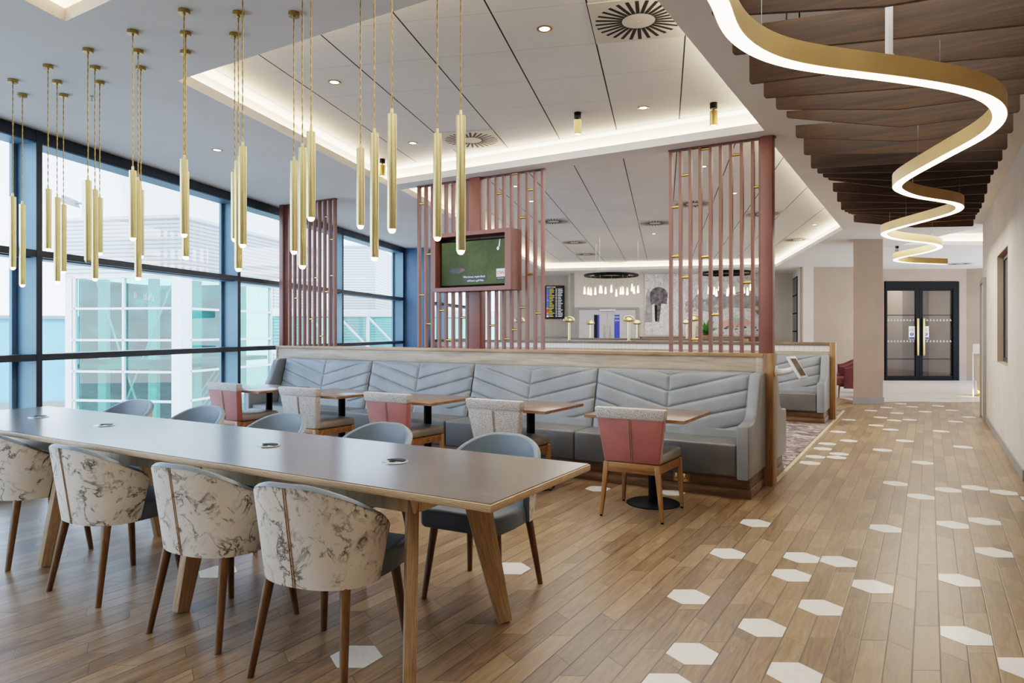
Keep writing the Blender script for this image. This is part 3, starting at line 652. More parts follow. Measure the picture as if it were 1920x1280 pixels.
# ================================================================ BANQUETTES
def banquette(label, loc, rz, edges, y0=0., left_arm=True, right_arm=True):
    """faces -y; local y 0 = plinth front, back of the seating at y .60"""
    t = thing('banquette', label, 'banquette', loc, rz)
    for a, b in zip(edges[:-1], edges[1:]):
        xm = (a + b) / 2; hw = (b - a) / 2 - .006
        def back(u, v, xm=xm, hw=hw):
            x = xm + hw * (2 * u - 1); z = .44 + .59 * v; d = abs(x - xm)
            ph = (z - .68 - .265 * d) / .15; q = abs(ph - round(ph)) * .15 * .966; q = min(q, d)
            if z < .52: q = min(d, .2)
            e = min(hw - abs(x - xm), (1.03 - z) * 1.0); puff = .017 * (1 - math.exp(-q / .012)) + .03 * (1 - math.exp(-max(e, 0) / .02)) - .03
            return (x, .345 + .15 * v - puff, z)
        m = MB(); m.grid(back, 121, 91)
        m.box(a + .003, b - .003, .50, .585, .44, 1.03, r=.012); m.hexa([(a + .004, .385, .43), (b - .004, .385, .43), (b - .004, .56, .43), (a + .004, .56, .43)], [(a + .004, .535, 1.022), (b - .004, .535, 1.022), (b - .004, .56, 1.022), (a + .004, .56, 1.022)])
        m.build('back_panel', 'booth', t, .9)
        m = MB(); m.box(a + .003, b - .003, -.06, .40, .18, .455, r=.022, seg=3); m.build('seat', 'boothdk', t, .9)
    def arm(x0, x1):
        prof = [(-.10, .175), (-.10, .60), (-.085, .62), (.02, .625), (.14, .64), (.21, .68), (.26, .76), (.33, .93), (.37, 1.01), (.41, 1.03), (.585, 1.03), (.585, .175)]
        m = MB(); q = bmesh.new(); a = [q.verts.new((x0, y, z)) for y, z in prof]; b = [q.verts.new((x1, y, z)) for y, z in prof]; n = len(prof); q.faces.new(a); q.faces.new(b[::-1])
        for i in range(n): q.faces.new((a[i], b[i], b[(i + 1) % n], a[(i + 1) % n]))
        bmesh.ops.recalc_face_normals(q, faces=q.faces[:]); bmesh.ops.bevel(q, geom=[e for e in q.edges if abs(e.verts[0].co.x - e.verts[1].co.x) < 1e-6], offset=.018, segments=3, profile=.5, affect='EDGES'); m._add(q)
        m.build('armrest', 'booth', t, .8)
    if right_arm: arm(edges[-1] + .001, edges[-1] + .105)
    if left_arm: arm(edges[0] - .105, edges[0] - .001)
    xl, xr = edges[0] - (.085 if left_arm else 0), edges[-1] + (.085 if right_arm else 0)
    m = MB(); m.box(xl, xr, .012, .58, .075, .18, r=.002); m.box(xl - .012, xr + .012, 0, .59, 0, .078, r=.004); m.build('plinth', 'plinth', t, .5)
    return t
EX = [-7.533, -5.946, -4.395, -2.873, -1.362]
bq = banquette('long blue-grey leather booth seat with chevron quilted back facing the communal table', (0, 5.878, 0), 0, EX)
# double socket in the plinth
sk = MB(); sk.box(-.075, .075, -.006, 0, -.043, .043, r=.003); so = sk.build('wall_socket', 'oakrail', None, .6, (-1.85, 5.8895, .125)); tag(so, 'double power socket in the walnut plinth of the near booth', 'socket')
for dx in (-.036, .036):
    m = MB(); m.box(dx - .022, dx + .022, -.0075, -.005, -.034, .03, r=.001); m.build('socket_face', 'brassdark', so, .5)
    m = MB(); m.box(dx - .004, dx + .004, -.0085, -.007, .004, .018); m.box(dx - .016, dx - .004, -.0085, -.007, -.012, -.006); m.box(dx + .004, dx + .016, -.0085, -.007, -.012, -.006); m.build('pin_holes', 'dark', so, 0)
# rear bench back to back, on the carpet side of the partition
banquette('blue-grey leather booth seat behind the near partition, only its arm showing past the end post', (0, 7.262, 0), PI, [-x for x in reversed([-7.5, -5.9, -4.4, -2.9, -1.34])])

def partition(label, y0, xl, xr, tile=False):
    t = thing('partition', label, 'partition')
    m = MB()
    if tile: m.box(xl, xr - .09, y0 + .015, y0 + .165, 0, 1.08)
    else: m.box(xl + .03, xr - .087, y0 + .012, y0 + .168, 0, 1.165)
    m.build('panel', 'capgrey', t, .5)
    if tile: m = MB(); m.box(xl, xr - .087, y0 + .012, y0 + .168, 1.08, 1.18); m.build('tile_band', 'whitetile', t, 0)
    m = MB(); m.box(xl, xr - .087, y0 - .006, y0 + .186, 1.165 if not tile else 1.175, 1.2 if not tile else 1.225, r=.003); m.build('cap_rail', 'cap' if not tile else 'caprail', t, .5)
    m = MB(); m.box(xr - .086, xr, y0 - .004, y0 + .184, 0, 1.201 if not tile else 1.226, r=.003); m.build('end_post', 'post', t, .5)
    if not tile: m = MB(); m.box(xl, xl + .03, y0, y0 + .18, 0, 1.165, r=.002); m.box(xr - .15, xr - .088, y0 + .004, y0 + .014, .3, 1.165, r=.002); m.box(xl + .03, xr - .15, y0 + .008, y0 + .0125, 1.03, 1.16); m.build('trim_board', 'capgrey', t, .5)
    return t
partition('wood capped partition behind the near booth seat carrying the slatted screens', 6.48, -7.86, -1.2)
# ================================================================ SECOND BOOTH AND THIRD
partition('dark wood capped partition with a white tile band behind the far booth seat', 11.86, -9.3, -1.262, True)
banquette('blue-grey leather booth seat on the carpet beyond the near partition', (0, 11.265, 0), 0, [-9.0, -7.45, -5.95, -4.45, -2.95, -1.445])
partition('low tiled partition furthest back under the chandeliers', 16.3, -9.2, -3.6, True)
# ================================================================ SLATTED SCREENS ON THE PARTITION
SY = 6.56                     # centre line of the screens
BZ = 1.2
def adj(x): return x * SY / 6.46      # stations measured on the face, carried to the centre line
def screen(label, xs, posts, spacers, skip=()):
    t = thing('slat_screen', label, 'screen', (0, 0, 0), 0, 'rose slatted screens on the near partition')
    for i, x in enumerate(xs):
        if i in skip: continue
        m = MB(); m.box(x - .0145, x + .0145, SY - .023, SY + .023, BZ, CEIL - .012); m.build('slat', 'rose', t, 0)
    for x0, x1 in posts:
        m = MB(); m.box(x0, x1, SY - .06, SY + .06, BZ, CEIL - .001, r=.003); m.build('post', 'rose', t, .5)
    a = min(xs + [p[0] for p in posts]) - .02; b = max(xs + [p[1] for p in posts]) + .018
    m = MB(); m.box(a, b, SY - .028, SY + .028, CEIL - .014, CEIL - .0005); m.build('head_rail', 'rosedk', t, 0)
    for i, z in spacers:
        x0, x1 = xs[i] + .014, xs[i + 1] - .014
        m = MB(); m.tube([(x0, SY - .006, z), (x1, SY - .006, z)], .014, 14); m.build('spacer', 'brassx', t, .8)
    return t
def zsp(u, v):  # height on the screen plane
    r = ray(u, v); return H + r[2] * SY / r[1]
KX = SY / 6.46
xr = [x * KX for x in (-2.137, -2.042, -1.947, -1.851, -1.754, -1.66, -1.566, -1.469, -1.371, -1.303)]
screen('rose slatted screen at the corridor end of the near partition', xr, [(-1.292 * KX, -1.21)],
       [(0, zsp(1262, 389)), (0, zsp(1262, 481)), (1, zsp(1281, 329)), (1, zsp(1281, 520)), (2, zsp(1300, 636)), (3, zsp(1319, 280)), (3, zsp(1316, 482)), (4, zsp(1334, 590)), (6, zsp(1376, 291)), (7, zsp(1394, 530)), (8, zsp(1417, 351))])
xm = [x * KX for x in (-5.26, -5.155, -5.055, -4.955, -4.855, -4.752, -4.65, -4.55, -4.40, -4.25, -4.15, -4.05, -3.95, -3.85, -3.75, -3.65, -3.555)]
screen('rose slatted screen in the middle of the near partition, around the television', xm, [(-4.487 * KX, -4.337 * KX)],
       [(0, zsp(788, 382)), (0, zsp(786, 553)), (1, zsp(798, 477)), (1, zsp(798, 607)), (3, zsp(824, 582)), (4, zsp(837, 637)), (6, zsp(864, 595)), (9, zsp(905, 610)), (10, zsp(935, 363)), (11, zsp(933, 635)), (12, zsp(964, 326)), (13, zsp(978, 408)), (12, zsp(962, 618)), (13, zsp(977, 576)), (14, zsp(993, 356)), (14, zsp(992, 514)), (15, zsp(1006, 587))], skip=(8,))
xl = [x * KX for x in (-7.548, -7.45, -7.352, -7.256, -7.16, -7.063, -6.966, -6.868, -6.77, -6.68)]
screen('dark slatted screen at the window end of the near partition', xl, [(-7.70 * KX, -7.62 * KX)],
       [(0, zsp(543, 441)), (1, zsp(552, 559)), (4, zsp(579, 598)), (5, zsp(589, 521)), (6, zsp(598, 630)), (7, zsp(608, 407)), (8, zsp(619, 449)), (8, zsp(619, 517)), (7, zsp(608, 547))])

# ================================================================ TELEVISION
TVX0, TVX1, TVZ0, TVZ1, TVY = -4.93, -3.86, 1.855, 2.525, 6.29
tv = thing('television', 'television in a rose lacquer housing showing a golf green', 'television', (0, 0, 0))
m = MB(); b = .045; yb = SY - .035
m.box(TVX0, TVX0 + b, TVY, yb, TVZ0, TVZ1); m.box(TVX1 - .075, TVX1, TVY, yb, TVZ0, TVZ1); m.box(TVX0 + b, TVX1 - .075, TVY, yb, TVZ0, TVZ0 + b); m.box(TVX0 + b, TVX1 - .075, TVY, yb, TVZ1 - b, TVZ1); m.box(TVX0 + .002, TVX1 - .002, yb - .02, yb - .002, TVZ0 + .002, TVZ1 - .002)
m.build('housing', 'rose', tv, 0)
X0, X1, Z0, Z1, YS = TVX0 + .06, TVX1 - .085, TVZ0 + .055, TVZ1 - .085, TVY + .085
m = MB(); m.box(X0, X1, YS, YS + .06, Z0, Z1, r=.004); bz = m.build('bezel', 'black', tv, .5)
m = MB(); m.box(X0 + .015, X1 - .015, YS - .002, YS + .001, Z0 + .02, Z1 - .015); pic = m.build('picture', 'grass', tv, 0)
def flat(name, pts, mat, y, par):
    q = MB(); q.prism([(p[0], p[1]) for p in pts], 0, .001); o = q.build(name, mat, par, 0); o.rotation_euler = (PI / 2, 0, 0); o.location = (0, y, 0); return o
def ell(cx, cz, a, b_, n=24, a0=0, a1=2 * PI): return [(cx + a * math.cos(a0 + (a1 - a0) * k / n), cz + b_ * math.sin(a0 + (a1 - a0) * k / n)) for k in range(n)]
hx = X0 + .25; hz = Z0 + .185
flat('golf_hole', ell(hx, hz, .115, .032), 'tvhole', YS - .003, pic)
flat('hole_lining', [(hx + .0, hz - .03), (hx + .09, hz - .006), (hx + .10, hz + .014), (hx + .05, hz + .03)], 'tvbrown', YS - .004, pic)
flat('golf_ball', ell(X1 - .13, Z1 - .12, .016, .02), 'tvtext', YS - .003, pic); flat('club_shaft', [(X1 - .125, Z1 - .1), (X1 - .105, Z1 - .1), (X1 - .10, Z1 - .02), (X1 - .108, Z1 - .02)], 'swht', YS - .004, pic)
flat('club_shadow', ell(X1 - .14, Z1 - .15, .04, .014), 'tvhole', YS - .0028, pic)
cx, cz = X0 + .475, Z0 + .092
flat('caption_box', [(cx - .168, cz - .012), (cx + .168, cz - .012), (cx + .168, cz + .04), (cx - .168, cz + .04)], 'tvbox', YS - .004, pic)
flat('caption_box', [(cx - .13, cz - .048), (cx + .16, cz - .048), (cx + .16, cz - .008), (cx - .13, cz - .008)], 'tvbox', YS - .0036, pic)
text('Who knows, maybe Brazil', .032, 'tvtext', pic, (cx, YS - .0062, cz + .016), (PI / 2, 0, 0), 'caption', sx=.88)
text('will have a golf Pele.', .032, 'tvtext', pic, (cx + .02, YS - .0062, cz - .028), (PI / 2, 0, 0), 'caption', sx=.88)
lx, lz = X1 - .095, Z0 + .135
flat('logo_box', [(lx - .055, lz - .04), (lx + .055, lz - .04), (lx + .055, lz + .05), (lx - .055, lz + .05)], 'tvtext', YS - .004, pic)
for k, dx in enumerate((.0, .0012)): text('CNN', .05, 'tvred', pic, (lx + dx, YS - .0062 - .0003 * k, lz + .004), (PI / 2, 0, 0), 'logo', sx=.85)
flat('logo_strip', [(lx - .055, lz - .075), (lx + .055, lz - .075), (lx + .055, lz - .042), (lx - .055, lz - .042)], 'scr', YS - .004, pic)
text('INTERNATIONAL', .011, 'swht', pic, (lx, YS - .0062, lz - .058), (PI / 2, 0, 0), 'logo')

# ================================================================ TABLET ON A SWIVEL ARM
tp = thing('tablet_holder', 'white swivel tablet holder fixed to the end post of the near partition', 'tablet', (-1.199, 6.575, 1.035))
m = MB(); m.lathe([(.05, 0), (.052, .006), (.045, .014), (.02, .018)], 28); o = m.build('mount_plate', 'white', tp, .6); o.rotation_euler = (0, PI / 2, 0); o.location = (.0005, 0, 0)
m = MB(); m.tube([(.012, 0, -.008), (.07, -.005, -.004), (.13, -.015, .012), (.165, -.02, .03)], [.034, .03, .027, .024], 16); m.build('arm', 'white', tp, 1)
fr = Matrix.Translation((.19, -.025, .04)) @ Matrix.Rotation(math.radians(-14), 4, 'Z') @ Matrix.Rotation(math.radians(-32), 4, 'Y') @ Matrix.Rotation(0.0, 4, 'X')
m = MB(); m.box(-.012, .012, -.085, .085, -.115, .115, r=.011, seg=3); o = m.build('case', 'white', tp, .7); o.matrix_local = fr
m = MB(); m.box(.0118, .0132, -.058, .058, -.088, .088); o2 = m.build('screen', 'brownscreen', o, 0)

# ================================================================ BRASS TUBE PENDANTS
R1 = [-5.531, -5.032, -4.527, -4.025, -3.522, -3.021, -2.517, -2.01]; R2 = [-5.803, -5.289, -4.786, -4.275, -3.777, -3.289, -2.774, -2.275, -1.765]; R3 = [-5.55, -5.044, -4.53, -4.033, -3.545, -3.029, -2.524, -2.022]
ZB1 = [1.84, 1.94, 1.835, 1.94, 1.925, 1.835, 1.93, 1.835]; ZB2 = [1.737, 1.743, 1.743, 1.728, 1.832, 1.738, 1.728, 1.742, 1.744]; ZB3 = [1.837, 1.947, 1.896, 1.86, 1.94, 1.835, 1.937, 1.84]
protos = {}
def pendant(loc, zb, label, lit=True):
    L = round(2.35 - zb, 1)
    key = (zb, lit)
    if key not in protos:
        t = thing('pendant_lamp', label, 'lamp', loc, 0, 'brass tube pendants over the communal table')
        m = MB(); m.lathe([(.031, -.0005), (.031, -.021), (.029, -.023), (.008, -.0235), (.006, -.032), (.003, -.033)], 28); m.build('ceiling_rose', 'brassdark', t, .7)
        m = MB()
        for ph in (0, PI): m.tube([(.0021 * math.cos(k * .9 + ph), .0021 * math.sin(k * .9 + ph), -.03 - (CEIL - 2.375 - .03) * k / 60) for k in range(61)], .0021, 5)
        m.build('twisted_cord', 'brassdark', t, 1)
        m = MB(); zt = 2.35 - CEIL; zl = zb + .012 - CEIL
        m.lathe([(.004, zt + .028), (.0065, zt + .026), (.0075, zt + .003), (.0195, zt + .0015), (.0205, zt), (.0205, zl), (.0185, zl), (.0185, zl + .02), (.002, zl + .022)], 32); m.build('brass_tube', 'brass', t, .5)
        m = MB(); m.lathe([(.017, zl + .012), (.0172, zl), (.0155, zl - .008), (.010, zl - .0155), (.001, zl - .018)], 20); m.build('bulb', 'bulb' if lit else 'chrome', t, .8)
        protos[key] = t; return t
    return dup(protos[key], label, loc)
for row, xs, zs, y, nm in ((1, R1, ZB1, 2.28, 'camera side row'), (2, R2, ZB2, 2.455, 'middle row'), (3, R3, ZB3, 2.62, 'booth side row')):
    n = len(xs)
    for i, (x, zb) in enumerate(zip(xs, zs)):
        k = n - 1 - i; lit = not (row == 1 and i == 2)
        pendant((x, y, CEIL), zb, 'brass tube pendant of the %s, %s from the right%s' % (nm, ORD[k], '' if lit else ', its bulb unlit'), lit)

# ================================================================ OAK CEILING FINS OVER THE CORRIDOR
LB = {1: 3.015, 2: 3.055, 3: 3.10, 4: 3.155, 5: 3.10, 0: 3.05}; RB = {4: 2.815, 5: 2.785, 0: 2.762, 1: 2.764, 2: 2.78, 3: 2.815}
NF = list(range(-3, 18)); cL = -.86; cR = .47
for i in NF:
    y = 3.583 + .3887 * i; k = i % 6
    zl = 1.4 + .86 * (LB[k] - 1.4); zr = 1.4 + .94 * (RB[k] - 1.4); ra = .012
    fr_ = NF[-1] - i
    t = thing('ceiling_fin', 'smoked oak ceiling fin above the corridor, %s from the beige column end' % ORD[fr_], 'ceiling fin', (0, y, 0), 0, 'smoked oak fins above the corridor')
    prof = [(cL, 2.955), (cL, zl + ra), (cL + ra * .3, zl + ra * .3), (cL + ra, zl - .001), (-.16, 2.742 + .008 * math.sin(i)), (cR - ra, zr - .001), (cR - ra * .3, zr + ra * .3), (cR, zr + ra), (cR, 2.845)]
    m = MB(); q = bmesh.new(); a = [q.verts.new((x, -.011, z)) for x, z in prof]; b_ = [q.verts.new((x, .011, z)) for x, z in prof]; n = len(prof); q.faces.new(a); q.faces.new(b_[::-1])
    for j in range(n): q.faces.new((a[j], b_[j], b_[(j + 1) % n], a[(j + 1) % n]))
    bmesh.ops.recalc_face_normals(q, faces=q.faces[:]); m._add(q); m.build('board', 'fin', t, .3)
    m = MB()
    for x in (-.6, .25): m.tube([(x, 0, 2.90), (x, 0, CEIL)], .004, 6)
    m.build('hanger', 'dark', t, 1)

# ================================================================ SERPENTINE LED RIBBON
ZS = 2.5
raw = [(1351, 0), (1360.6, 40), (1381, 72), (1414, 96), (1455, 114), (1515, 127), (1582, 136), (1649.5, 144), (1717, 153), (1777, 163), (1831, 176), (1864.5, 193), (1876, 215), (1864.5, 238.5), (1831, 262), (1784, 287), (1743.5, 309), (1710, 327.5), (1686, 343), (1681, 353), (1703, 364.5), (1730, 371), (1760, 375.5), (1784, 379.6), (1800.6, 386), (1794, 396), (1767, 405), (1730, 415), (1690, 425.5), (1662, 434), (1656, 438), (1664, 444), (1682.5, 448.5), (1709, 451.8), (1737, 454.6), (1755.6, 458), (1763, 462.5), (1754, 468), (1727.5, 475), (1701, 480), (1682, 484.5), (1678.5, 488), (1690, 491), (1718, 493), (1774, 495)]
pp = [Vector(atz(u, v, ZS)) for u, v in raw]
d0 = (pp[0] - pp[1]).normalized()
pp = [pp[0] + Vector((.50, -.62)), pp[0] + Vector((.16, -.50)), pp[0] + Vector((.0, -.22))] + pp
def cat(P, n):
    out = []
    for i in range(len(P) - 1):
        p0, p1, p2, p3 = P[max(i - 1, 0)], P[i], P[i + 1], P[min(i + 2, len(P) - 1)]
        for k in range(n):
            t = k / n; out.append(.5 * ((2 * p1) + (p2 - p0) * t + (2 * p0 - 5 * p1 + 4 * p2 - p3) * t * t + (3 * p1 - p0 - 3 * p2 + p3) * t ** 3))
    return out + [P[-1]]
dense = cat(pp, 8)
acc = [0]; 
for a, b in zip(dense[:-1], dense[1:]): acc.append(acc[-1] + (b - a).length)
NP = 340; res = []; j = 0
for k in range(NP):
    s = acc[-1] * k / (NP - 1)
    while j < len(acc) - 2 and acc[j + 1] < s: j += 1
    t = (s - acc[j]) / max(1e-9, acc[j + 1] - acc[j]); res.append(dense[j].lerp(dense[j + 1], t))
for it in range(10): res = [res[0]] + [(res[k - 1] + res[k] * 2 + res[k + 1]) / 4 for k in range(1, NP - 1)] + [res[-1]]
nor = []
for k in range(NP):
    d = (res[min(k + 1, NP - 1)] - res[max(k - 1, 0)]).normalized(); nor.append(Vector((-d.y, d.x)))
sl = thing('ribbon_light', 'long serpentine gold light ribbon hanging under the oak fins above the corridor', 'light')
HW = .033
def section(name, prof, mat, closed=True):
    m = MB(); rings = [[m.bm.verts.new((res[k].x + nor[k].x * o, res[k].y + nor[k].y * o, z)) for o, z in prof] for k in range(NP)]; n = len(prof)
    for k in range(NP - 1):
        for q in range(n): m.bm.faces.new((rings[k][q], rings[k][(q + 1) % n], rings[k + 1][(q + 1) % n], rings[k + 1][q]))
    m.bm.faces.new(rings[0][::-1]); m.bm.faces.new(rings[-1]); return m.build(name, mat, sl, .6)
section('housing', [(-HW, ZS - .001), (-HW + .003, ZS - .001), (-HW + .003, ZS + .006), (HW - .003, ZS + .006), (HW - .003, ZS - .001), (HW, ZS - .001), (HW, ZS + .088), (-HW, ZS + .088)], 'gold')
section('diffuser', [(-HW + .003, ZS - .003), (HW - .003, ZS - .003), (HW - .003, ZS + .0055), (-HW + .003, ZS + .0055)], 'led')
for k in range(12, NP, 26):
    m = MB(); m.tube([(res[k].x, res[k].y, ZS + .1), (res[k].x, res[k].y, CEIL - .002)], .0012, 5); m.build('suspension_cable', 'chrome', sl, 1)
px, py = atz(1667, 116, ZS + .1)
m = MB(); m.tube([(px, py, ZS + .1), (px, py, ZS + .13)], .02, 16); m.tube([(px, py, ZS + .13), (px, py, CEIL)], .0155, 16); m.build('feed_column', 'white', sl, .7)

# ================================================================ CEILING FITTINGS
def vent(label, x, y, z=CEIL2, sz=.595, rz=None):
    t = thing('ceiling_vent', label, 'vent', (x, y, z), TH if rz is None else rz, 'square swirl diffusers in the ceiling')
    m = MB(); h = sz / 2; m.box(-h, h, -h, h, -.009, -.0005, r=.002); m.build('plate', 'grille', t, 0)
    m = MB()
    for k in range(28):
        a = 2 * PI * k / 28; c, s = math.cos(a), math.sin(a); r0, r1, w = .105, .275, .012
        a2 = a + .22; c2, s2 = math.cos(a), math.sin(a)
        m.quad((c * r0 - s * w, s * r0 + c * w, -.0095), (c * r0 + s * w, s * r0 - c * w, -.0095), (c2 * r1 + s2 * w, s2 * r1 - c2 * w, -.0095), (c2 * r1 - s2 * w, s2 * r1 + c2 * w, -.0095))
    m.build('slots', 'dark', t, 0); m = MB(); m.lathe([(.004, -.013), (.006, -.009)], 8); m.build('screw', 'chrome', t, .7); return t
vs = [(1190, 35, 'large square swirl vent at the top of the photo above the near seating'), (880, 262, 'square swirl vent near the back edge of the near coffer'), (1035, 411, 'square swirl vent in the far coffer, just right of the television'), (1222, 413, 'square swirl vent in the far coffer, left of the corridor end screen'), (1290, 379, 'square swirl vent seen through the left slats of the corridor end screen'), (1076, 457, 'square swirl vent in the far coffer above the flight screen'), (1100, 477, 'small distant square swirl vent left of the left chandelier'), (1430, 397, 'square swirl vent behind the end post of the corridor end screen'), (1490, 446, 'square swirl vent in the far coffer right of the corridor end screen'), (1150, 493, 'furthest swirl vent, above the left chandelier')]
def snapg(x, y):
    a = Vector((x, y)).dot(WN); b = Vector((x, y)).dot(WD); a = .14 + .6 * (round((a - .14) / .6 - .5) + .5); b = 4.155 + .6 * (round((b - 4.155) / .6 - .5) + .5); p = WN * a + WD * b; return p.x, p.y
for u, v, l in vs:
    x, y = atz(u, v, CEIL2); x, y = snapg(x, y); vent(l, x, y)
x, y = atz(1800, 494, CEIL); vent('square swirl vent above the black glazed doors', x, y, CEIL)
def downlight(label, x, y, z):
    t = thing('downlight', label, 'light', (x, y, z), 0, 'recessed round downlights')
    m = MB(); m.lathe([(.052, 0), (.052, -.004), (.044, -.006), (.036, -.002), (.034, 0)], 28); m.build('trim_ring', 'brassdark', t, .7)
    m = MB(); m.lathe([(.001, -.0025), (.034, -.002)], 24); m.build('lens', 'down', t, 0)
    spot((x, y, z - .02), 26, WARM, 110, .7, .03); return t
for u, v, z, l in ((1021, 54, CEIL2, 'recessed downlight nearest the large top vent'), (627, 154, CEIL2, 'recessed downlight in the near coffer behind the pendants'), (1206, 202, CEIL2, 'recessed downlight between the two right hand spotlights'), (774, 268, CEIL2, 'recessed downlight left of the near coffer back vent'), (407, 281, CEIL, 'recessed downlight in the soffit beside the windows'), (1226, 438, CEIL2, 'recessed downlight in the middle of the far coffer'), (1319, 312, CEIL2, 'recessed downlight seen high between slats of the corridor end screen'), (1377, 362, CEIL2, 'recessed downlight seen low between slats of the corridor end screen'), (1527, 421, CEIL2, 'recessed downlight at the corridor side of the far coffer'), (965, 349, CEIL2, 'recessed downlight seen high between slats right of the television'), (996, 377, CEIL2, 'recessed downlight seen beside the right edge of the middle screen')):
    x, y = atz(u, v, z); downlight(l, x, y, z)
def spotlight(label, x, y, z):
    t = thing('spotlight', label, 'light', (x, y, z), 0, 'surface brass spotlights')
    m = MB(); m.lathe([(.032, 0), (.032, -.05), (.006, -.051), (.006, -.075)], 24); m.build('base', 'black', t, .6)
    m = MB(); m.lathe([(.004, -.07), (.032, -.071), (.034, -.075), (.034, -.20), (.031, -.20), (.031, -.19)], 28); m.build('can', 'brassdark', t, .6)
    m = MB(); m.lathe([(.001, -.195), (.031, -.194)], 20); m.build('lens', 'down', t, 0); spot((x, y, z - .21), 14, WARM, 80, .7, .03); return t
for u, v, z, l in ((1083, 211, CEIL2, 'brass spotlight left of the corridor end screen'), (1338, 193, CEIL2, 'brass spotlight above the corridor end screen'), (717, 298, CEIL2, 'brass spotlight at the left corner of the near coffer'), (1682, 461, CEIL, 'brass spotlight near the end of the light ribbon')):
    x, y = atz(u, v, z); spotlight(l, x, y, z)
# sprinkler near the windows
x, y = atz(172, 180, CEIL); sp = MB(); sp.lathe([(.012, 0), (.012, -.01), (.005, -.012), (.005, -.04), (.012, -.042), (.012, -.045)], 12); o = sp.build('sprinkler', 'chrome', None, .7, (x, y, CEIL)); tag(o, 'tiny chrome sprinkler head on the soffit beside the windows', 'sprinkler')
# ================================================================ FAR END OF THE ROOM
CZ = A          # rotation of the diagonal frame
def mushroom(label, x, y, z):
    t = thing('mushroom_lamp', label, 'lamp', (x, y, z), 0, 'gold mushroom lamps on the tiled partitions')
    m = MB(); m.lathe([(.05, .0), (.05, .006), (.022, .01), (.022, .36), (.0, .365)], 24); m.build('stem', 'brass', t, .7)
    m = MB(); m.lathe([(.0, .345), (.06, .35), (.105, .37), (.115, .382), (.105, .42), (.07, .455), (.03, .468), (.001, .47)], 28); m.build('cap_shade', 'brass', t, .9); return t
q0 = None
for x, l in ((-3.545, 'gold mushroom lamp behind the corridor end screen on the nearer tiled partition'), (-4.76, 'gold mushroom lamp on the nearer tiled partition, before the right grey door leaf'), (-5.994, 'gold mushroom lamp on the nearer tiled partition, left of the grey double doors'), (-7.12, 'gold mushroom lamp on the nearer tiled partition behind the middle screen'), (-8.3, 'gold mushroom lamp on the nearer tiled partition, closest to the windows')):
    if q0 is None: q0 = mushroom(l, x, 11.95, 1.2255)
    else: dup(q0, l, (x, 11.95, 1.2255))
for u, l in ((1107, 'distant gold mushroom lamp left of the grey double door glass'), (1194, 'distant gold mushroom lamp right of the grey double doors'), (1288, 'distant gold mushroom lamp in front of the mural')):
    r = ray(u, 600); x = r[0] * 16.39 / r[1]; dup(q0, l, (x, 16.39, 1.2255))
# potted plant
def plant(label, x, y, z):
    t = thing('potted_plant', label, 'plant', (x, y, z)); m = MB(); m.lathe([(.09, 0), (.12, .05), (.125, .09), (.11, .09), (.1, .075), (.001, .07)], 20); m.build('pot', 'soil', t, .7)
    rnd = random.Random(3); m = MB()
    for k in range(60):
        a = rnd.uniform(0, 2 * PI); el = rnd.uniform(.35, 1.45); L = rnd.uniform(.28, .52); w = rnd.uniform(.02, .04); d = Vector((math.cos(a) * math.cos(el), math.sin(a) * math.cos(el), math.sin(el))); sd = Vector((-math.sin(a), math.cos(a), 0)); p = Vector((0, 0, .07)); pr = None
        for q in range(6):
            f = q / 5; c = p + d * L * f + Vector((d.x, d.y, 0)) * .12 * f * f - Vector((0, 0, .10 * f * f)); ww = w * math.sin(PI * (.12 + .86 * f)); e = (m.bm.verts.new(c - sd * ww), m.bm.verts.new(c + sd * ww))
            if pr: m.bm.faces.new((pr[0], pr[1], e[1], e[0]))
            pr = e
    m.build('leaves', 'leaf', t, .9, recalc=False); return t
r = ray(1325, 632); plant('leafy green potted plant on the tiled partition in front of the mural', r[0] * 16.38 / r[1], 16.38, 1.2255)
# chandeliers
def chandelier(label, la, dep, z, rad, zb):
    x, y = cf(la, dep); t = thing('chandelier', label, 'chandelier', (x, y, z), 0, 'black ring chandeliers'); m = MB()
    for rr in (rad, rad * .62): m.grid(lambda u, v, rr=rr: ((rr + .012 * math.cos(2 * PI * v)) * math.cos(2 * PI * u), (rr + .012 * math.cos(2 * PI * v)) * math.sin(2 * PI * u), .025 * math.sin(2 * PI * v)), 64, 9, cu=True)
    m.build('ring', 'black', t, 1); m = MB()
    for k in range(3): a = 2 * PI * k / 3 + .5; m.tube([(rad * math.cos(a), rad * math.sin(a), 0), (rad * math.cos(a), rad * math.sin(a), CEIL2 - z)], .003, 6)
    m.build('hanging_wire', 'chrome', t, 1); rnd = random.Random(int(la * 10))
    for k in range(15):
        rr = rad if k % 3 else rad * .62; a = 2 * PI * k / 15 + .1; px, py = rr * math.cos(a), rr * math.sin(a); d = zb - z + rnd.uniform(-.05, .05)
        m = MB(); m.tube([(px, py, 0), (px, py, d + .2)], .0025, 5); p = m.build('cord', 'brassdark', t, 1)
        m = MB(); m.tube([(px, py, d + .20), (px, py, d)], .03, 14, cap=False); m.build('glass_tube', 'bulbglass', p, 1); m = MB(); m.lathe([(.001, .0), (.022, .014), (.026, .03), (.018, .06), (.008, .15), (.001, .17)], 12, at=(px, py, d)); m.build('bulb', 'bulb', p, 1)
    return t
chandelier('black ring chandelier with glass tube bulbs in front of the grey double doors', lat(1146, 15), 15, zz(516, 15), .586, zz(551, 15))
chandelier('black ring chandelier with glass tube bulbs behind the corridor end screen', lat(1362, 14.4), 14.4, zz(512, 14.4), .56, zz(549, 14.4))
